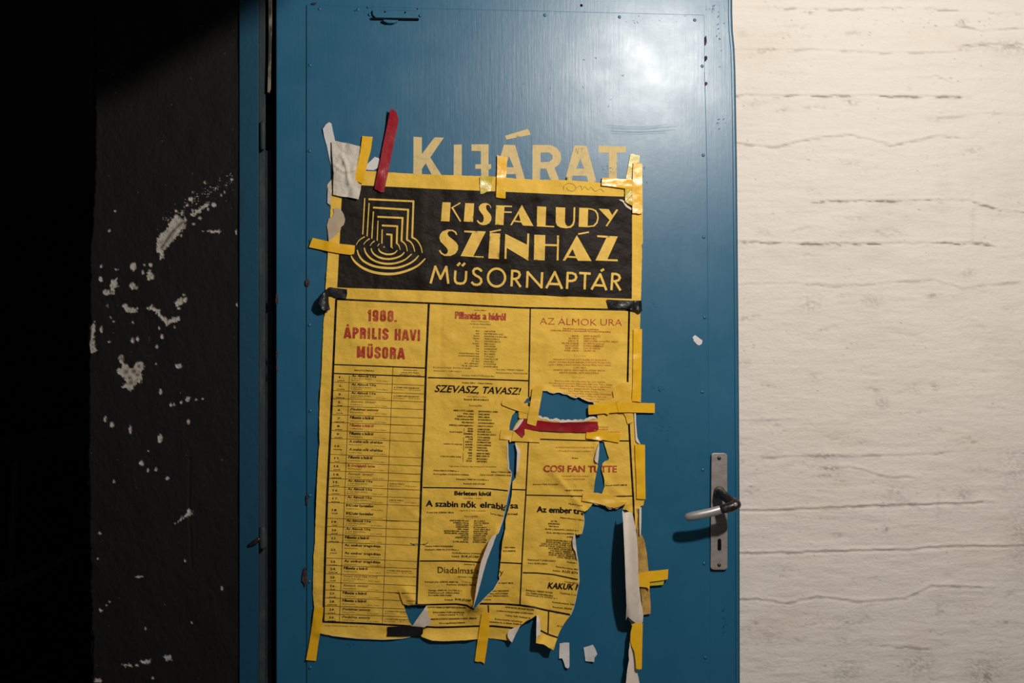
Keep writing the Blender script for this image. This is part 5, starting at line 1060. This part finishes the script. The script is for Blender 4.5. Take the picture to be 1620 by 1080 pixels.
stick('tape_flap', KB([(200, 268), (235, 225), (264, 196), (272, 280), (268, 380), (270, 520), (285, 600), (300, 655), (292, 685), (240, 695), (172, 690), (120, 660), (88, 600), (60, 540), (75, 470), (110, 370), (160, 320)]), M_TAPEK, 'black crumpled tape flap hanging off the left edge of the poster', 'tape', .006, lift=lambda x, y: .010 * np.clip((518 - x) / 10, 0, 1) + .004 * np.sin((x - 500) / 3.2) ** 2)
stick('tape_strip', K4([(1277, 740), (1400, 746), (1512, 748), (1512, 775), (1420, 800), (1292, 797), (1285, 770)]), M_TAPEK, 'black tape strip at the upper right corner of the printed table', 'tape', .0034)
stick('tape_flap', K4([(1455, 748), (1512, 747), (1516, 790), (1518, 818), (1500, 828), (1478, 812), (1440, 806), (1420, 800), (1440, 770)]), M_TAPEK, 'glossy folded end of black tape at the right edge of the poster', 'tape', .0052, lift=lambda x, y: .004 * np.sin((x - 1000) / 3.0) ** 2)
stick('tape_strip', KL([(652, 742), (780, 738), (918, 734), (930, 765), (928, 792), (912, 812), (780, 814), (648, 814), (655, 780)]), M_TAPEK, 'black tape strip on the bottom margin below the notch', 'tape', .0026)
stick('tape_strip', [(1002, 520), (1009, 520.2), (1015.8, 520.4), (1015, 580), (1014, 636), (1007, 635), (999.5, 634.4), (1001, 610), (1001.5, 570)], M_TAPEY, 'long upright yellow tape on the right edge above the tape cross', 'tape', .0026)
stick('tape_patch', K8([(905, 25), (940, 15), (972, 22), (978, 90), (990, 170), (1000, 300), (985, 308), (958, 318), (945, 270), (925, 235), (900, 190), (882, 150), (890, 80)]), M_TAPED, 'slanting yellow tape running under the right tape cross', 'tape', .0022)
stick('tape_patch', K8([(850, 85), (870, 50), (905, 28), (930, 55), (938, 90), (925, 130), (900, 152), (850, 175), (800, 178), (812, 155), (860, 130)]), M_TAPED, 'crumpled rounded tape patch above the right tape cross', 'tape', .0030)
stick('tape_strip', [(931, 640.5), (944.4, 639.5), (960, 638), (975.5, 636.7), (977, 645), (979.5, 652), (964, 653), (962, 656), (957, 653.5), (944, 655), (931, 655.8), (930.6, 648)], M_TAPEY, 'left half of the yellow tape cross on the right side', 'tape', .0042)
stick('tape_strip', [(975, 636), (990, 636.5), (1013, 637), (1035.8, 637.6), (1036, 645), (1035.6, 653), (1015, 652.5), (994, 652), (979, 652.3), (976.5, 644)], M_TAPEY, 'yellow tape arm sticking out onto the bare door, right of the poster', 'tape', .0050)
stick('tape_patch', K9([(120, 335), (135, 295), (160, 265), (200, 245), (250, 238), (300, 242), (350, 270), (395, 310), (440, 350), (490, 375), (545, 400), (530, 440), (505, 490), (440, 475), (330, 440), (250, 412), (170, 380), (130, 365)]), M_TAPED, 'rounded fan of yellow tape left of the upper hole', 'tape', .0026)
stick('tape_strip', K9([(560, 130), (585, 105), (640, 80), (680, 78), (716, 92), (700, 200), (672, 350), (640, 540), (625, 600), (610, 665), (550, 648), (484, 630), (500, 500), (525, 380), (545, 250)]), M_TAPED, 'upright yellow tape along the left side of the upper hole', 'tape', .0040)
stick('tape_patch', K9([(365, 452), (440, 470), (505, 485), (500, 560), (420, 556), (395, 560), (372, 548)]), M_TAPED, 'small yellow tape patch over the end of the red tape', 'tape', .0018)
stick('tape_strip', K8([(212, 283), (240, 284), (330, 292), (400, 302), (480, 308), (600, 305), (680, 300), (745, 300), (748, 330), (752, 355), (735, 370), (690, 376), (600, 375), (480, 372), (350, 365), (238, 354), (230, 385), (210, 416), (180, 390), (150, 362), (175, 335)]), M_TAPER, 'long dark red tape bridging the torn gap below the upper hole', 'tape', .0020, lift=lambda x, y: .0012 * np.clip((x - 835) / 20, 0, 1))
stick('torn_paper_scrap', K8([(145, 358), (170, 325), (195, 290), (210, 280), (219, 284), (195, 322), (172, 352), (150, 364)]), M_BACK, 'white torn paper edge beside the left end of the red tape', 'scrap', .0030)
stick('tape_strip', K9([(115, 715), (200, 722), (292, 728), (350, 790), (390, 850), (300, 878), (262, 882), (240, 896), (232, 862), (160, 855), (95, 850), (102, 780)]), M_TAPED, 'left end of yellow tape crossing the slit below the crescent gap', 'tape', .0018)
stick('tape_strip', K9([(290, 728), (330, 765), (410, 838), (450, 788), (448, 704), (540, 722), (668, 762), (670, 830), (668, 896), (540, 890), (380, 882), (300, 878), (262, 880)]), M_TAPED, 'broad yellow tape below the left end of the long red tape', 'tape', .0030)
stick('tape_strip', K8([(668, 350), (745, 362), (830, 376), (912, 388), (905, 420), (895, 450), (835, 440), (780, 430), (765, 436), (720, 428), (662, 420), (664, 385)]), M_TAPEY, 'yellow tape strip covering the right end of the long red tape', 'tape', .0030)
stick('tape_strip', K8([(1010, 460), (1045, 462), (1082, 465), (1083, 650), (1086, 852), (1056, 852), (1022, 849), (1020, 700), (1012, 560)]), M_TAPEY, 'upright yellow tape on the right edge beside the opera title', 'tape', .0030)
stick('tape_strip', K8([(640, 808), (720, 815), (800, 822), (880, 832), (908, 872), (955, 872), (940, 888), (905, 905), (860, 917), (848, 910), (830, 914), (800, 898), (760, 888), (715, 878), (632, 864), (636, 836)]), M_TAPED, 'ragged yellow tape strip along the top of the big lower gap', 'tape', .0028)
stick('tape_strip', KS([(180, 458), (240, 443), (300, 438), (350, 432), (349, 460), (348, 488), (320, 495), (245, 505), (243, 548), (225, 535), (180, 532), (181, 495)]), M_TAPEY, 'upper yellow tape arm pointing right off the hanging strip', 'tape', .009, False)
stick('tape_strip', KS([(245, 504), (290, 498), (325, 492), (326, 505), (320, 521), (285, 524), (245, 527)]), M_TAPEG, 'duller lower tape arm pointing right off the hanging strip', 'tape', .006, False)
stick('tape_strip', KS([(148, 742), (175, 738), (205, 740), (203, 820), (201, 900), (199, 1000), (182, 1003), (167, 998), (163, 945), (156, 900), (140, 865), (134, 840), (136, 790)]), M_TAPEY, 'upright yellow tape at the very bottom of the hanging strip', 'tape', .022, False)
stick('tape_strip', KL([(85, 588), (120, 590), (156, 592), (152, 650), (144, 710), (128, 800), (112, 900), (98, 1006), (60, 1004), (20, 1000), (40, 900), (58, 790), (72, 690)]), M_TAPEY, 'yellow tape strip hanging at the bottom left corner of the poster', 'tape', .0022)
stick('tape_strip', KM([(600, 632), (632, 630), (664, 632), (658, 730), (650, 830), (636, 930), (620, 1029), (606, 1018), (590, 1012), (568, 1014), (546, 1008), (557, 920), (570, 830), (585, 730)]), M_TAPEY, 'upright yellow tape below the foot of the long tear', 'tape', .0028)
stick('paper_scrap', KR([(235, 855), (262, 850), (290, 850), (291, 915), (291, 985), (287, 995), (280, 997), (268, 990), (260, 965), (250, 940), (232, 940), (233, 900)]), M_TAPEW, 'narrow white folded paper scrap on the bare door, left of the pair', 'scrap', .0020, False, lift=lambda x, y: .003 * np.clip((y - 1030) / 25, 0, 1))
stick('paper_scrap', KR([(372, 878), (400, 870), (425, 862), (438, 885), (450, 915), (440, 930), (434, 935), (432, 960), (405, 958), (382, 955), (378, 920)]), M_TAPEW, 'squarish white curled paper scrap on the bare door, right of the pair', 'scrap', .0020, False, lift=lambda x, y: .003 * np.clip((x - 928) / 12, 0, 1))
stick('sticker_remnant', K(1060, 500, 10.8)([(385, 370), (400, 345), (428, 322), (480, 360), (552, 415), (550, 445), (540, 475), (515, 490), (487, 499), (455, 475), (415, 430), (398, 412), (408, 400)]), M_TAPEW, 'small cream sticker remnant on the door above the handle', 'sticker', .0004, False)

# ================================================================== STAIR RAILING in the dark on the left
def PY(px, py, dep): return P1(px, py, -dep)
rail = empty('stair_railing', PY(20, 1040, 1.0)); rail['_o'] = tuple(rail.location)
tag(rail, 'dark iron stair railing in the gloom at the far left', 'railing')
tube('handrail', [PY(-80, 718, 1.0), PY(0, 704, 1.0), PY(40, 697, 1.05), PY(110, 686, 1.15), PY(160, 678, 1.22)], [.022] * 5, M_IRON, rail)
tube('handrail', [PY(-80, 735, 1.03), PY(0, 721, 1.03), PY(110, 701, 1.18), PY(160, 692, 1.25)], [.012] * 4, M_IRON, rail)
tube('baluster', [PY(24, 735, 1.05), PY(22, 820, 1.05), PY(17, 905, 1.05)], [.018] * 3, M_IRON, rail)
tube('baluster', [PY(-90, 745, 1.0), PY(-92, 930, 1.0)], [.018] * 2, M_IRON, rail)
prism('stringer', [(-90, 945), (0, 920), (60, 897), (110, 868), (118, 880), (60, 915), (0, 945), (-90, 975)], -1.0, -1.06, M_IRON, rail, .004)
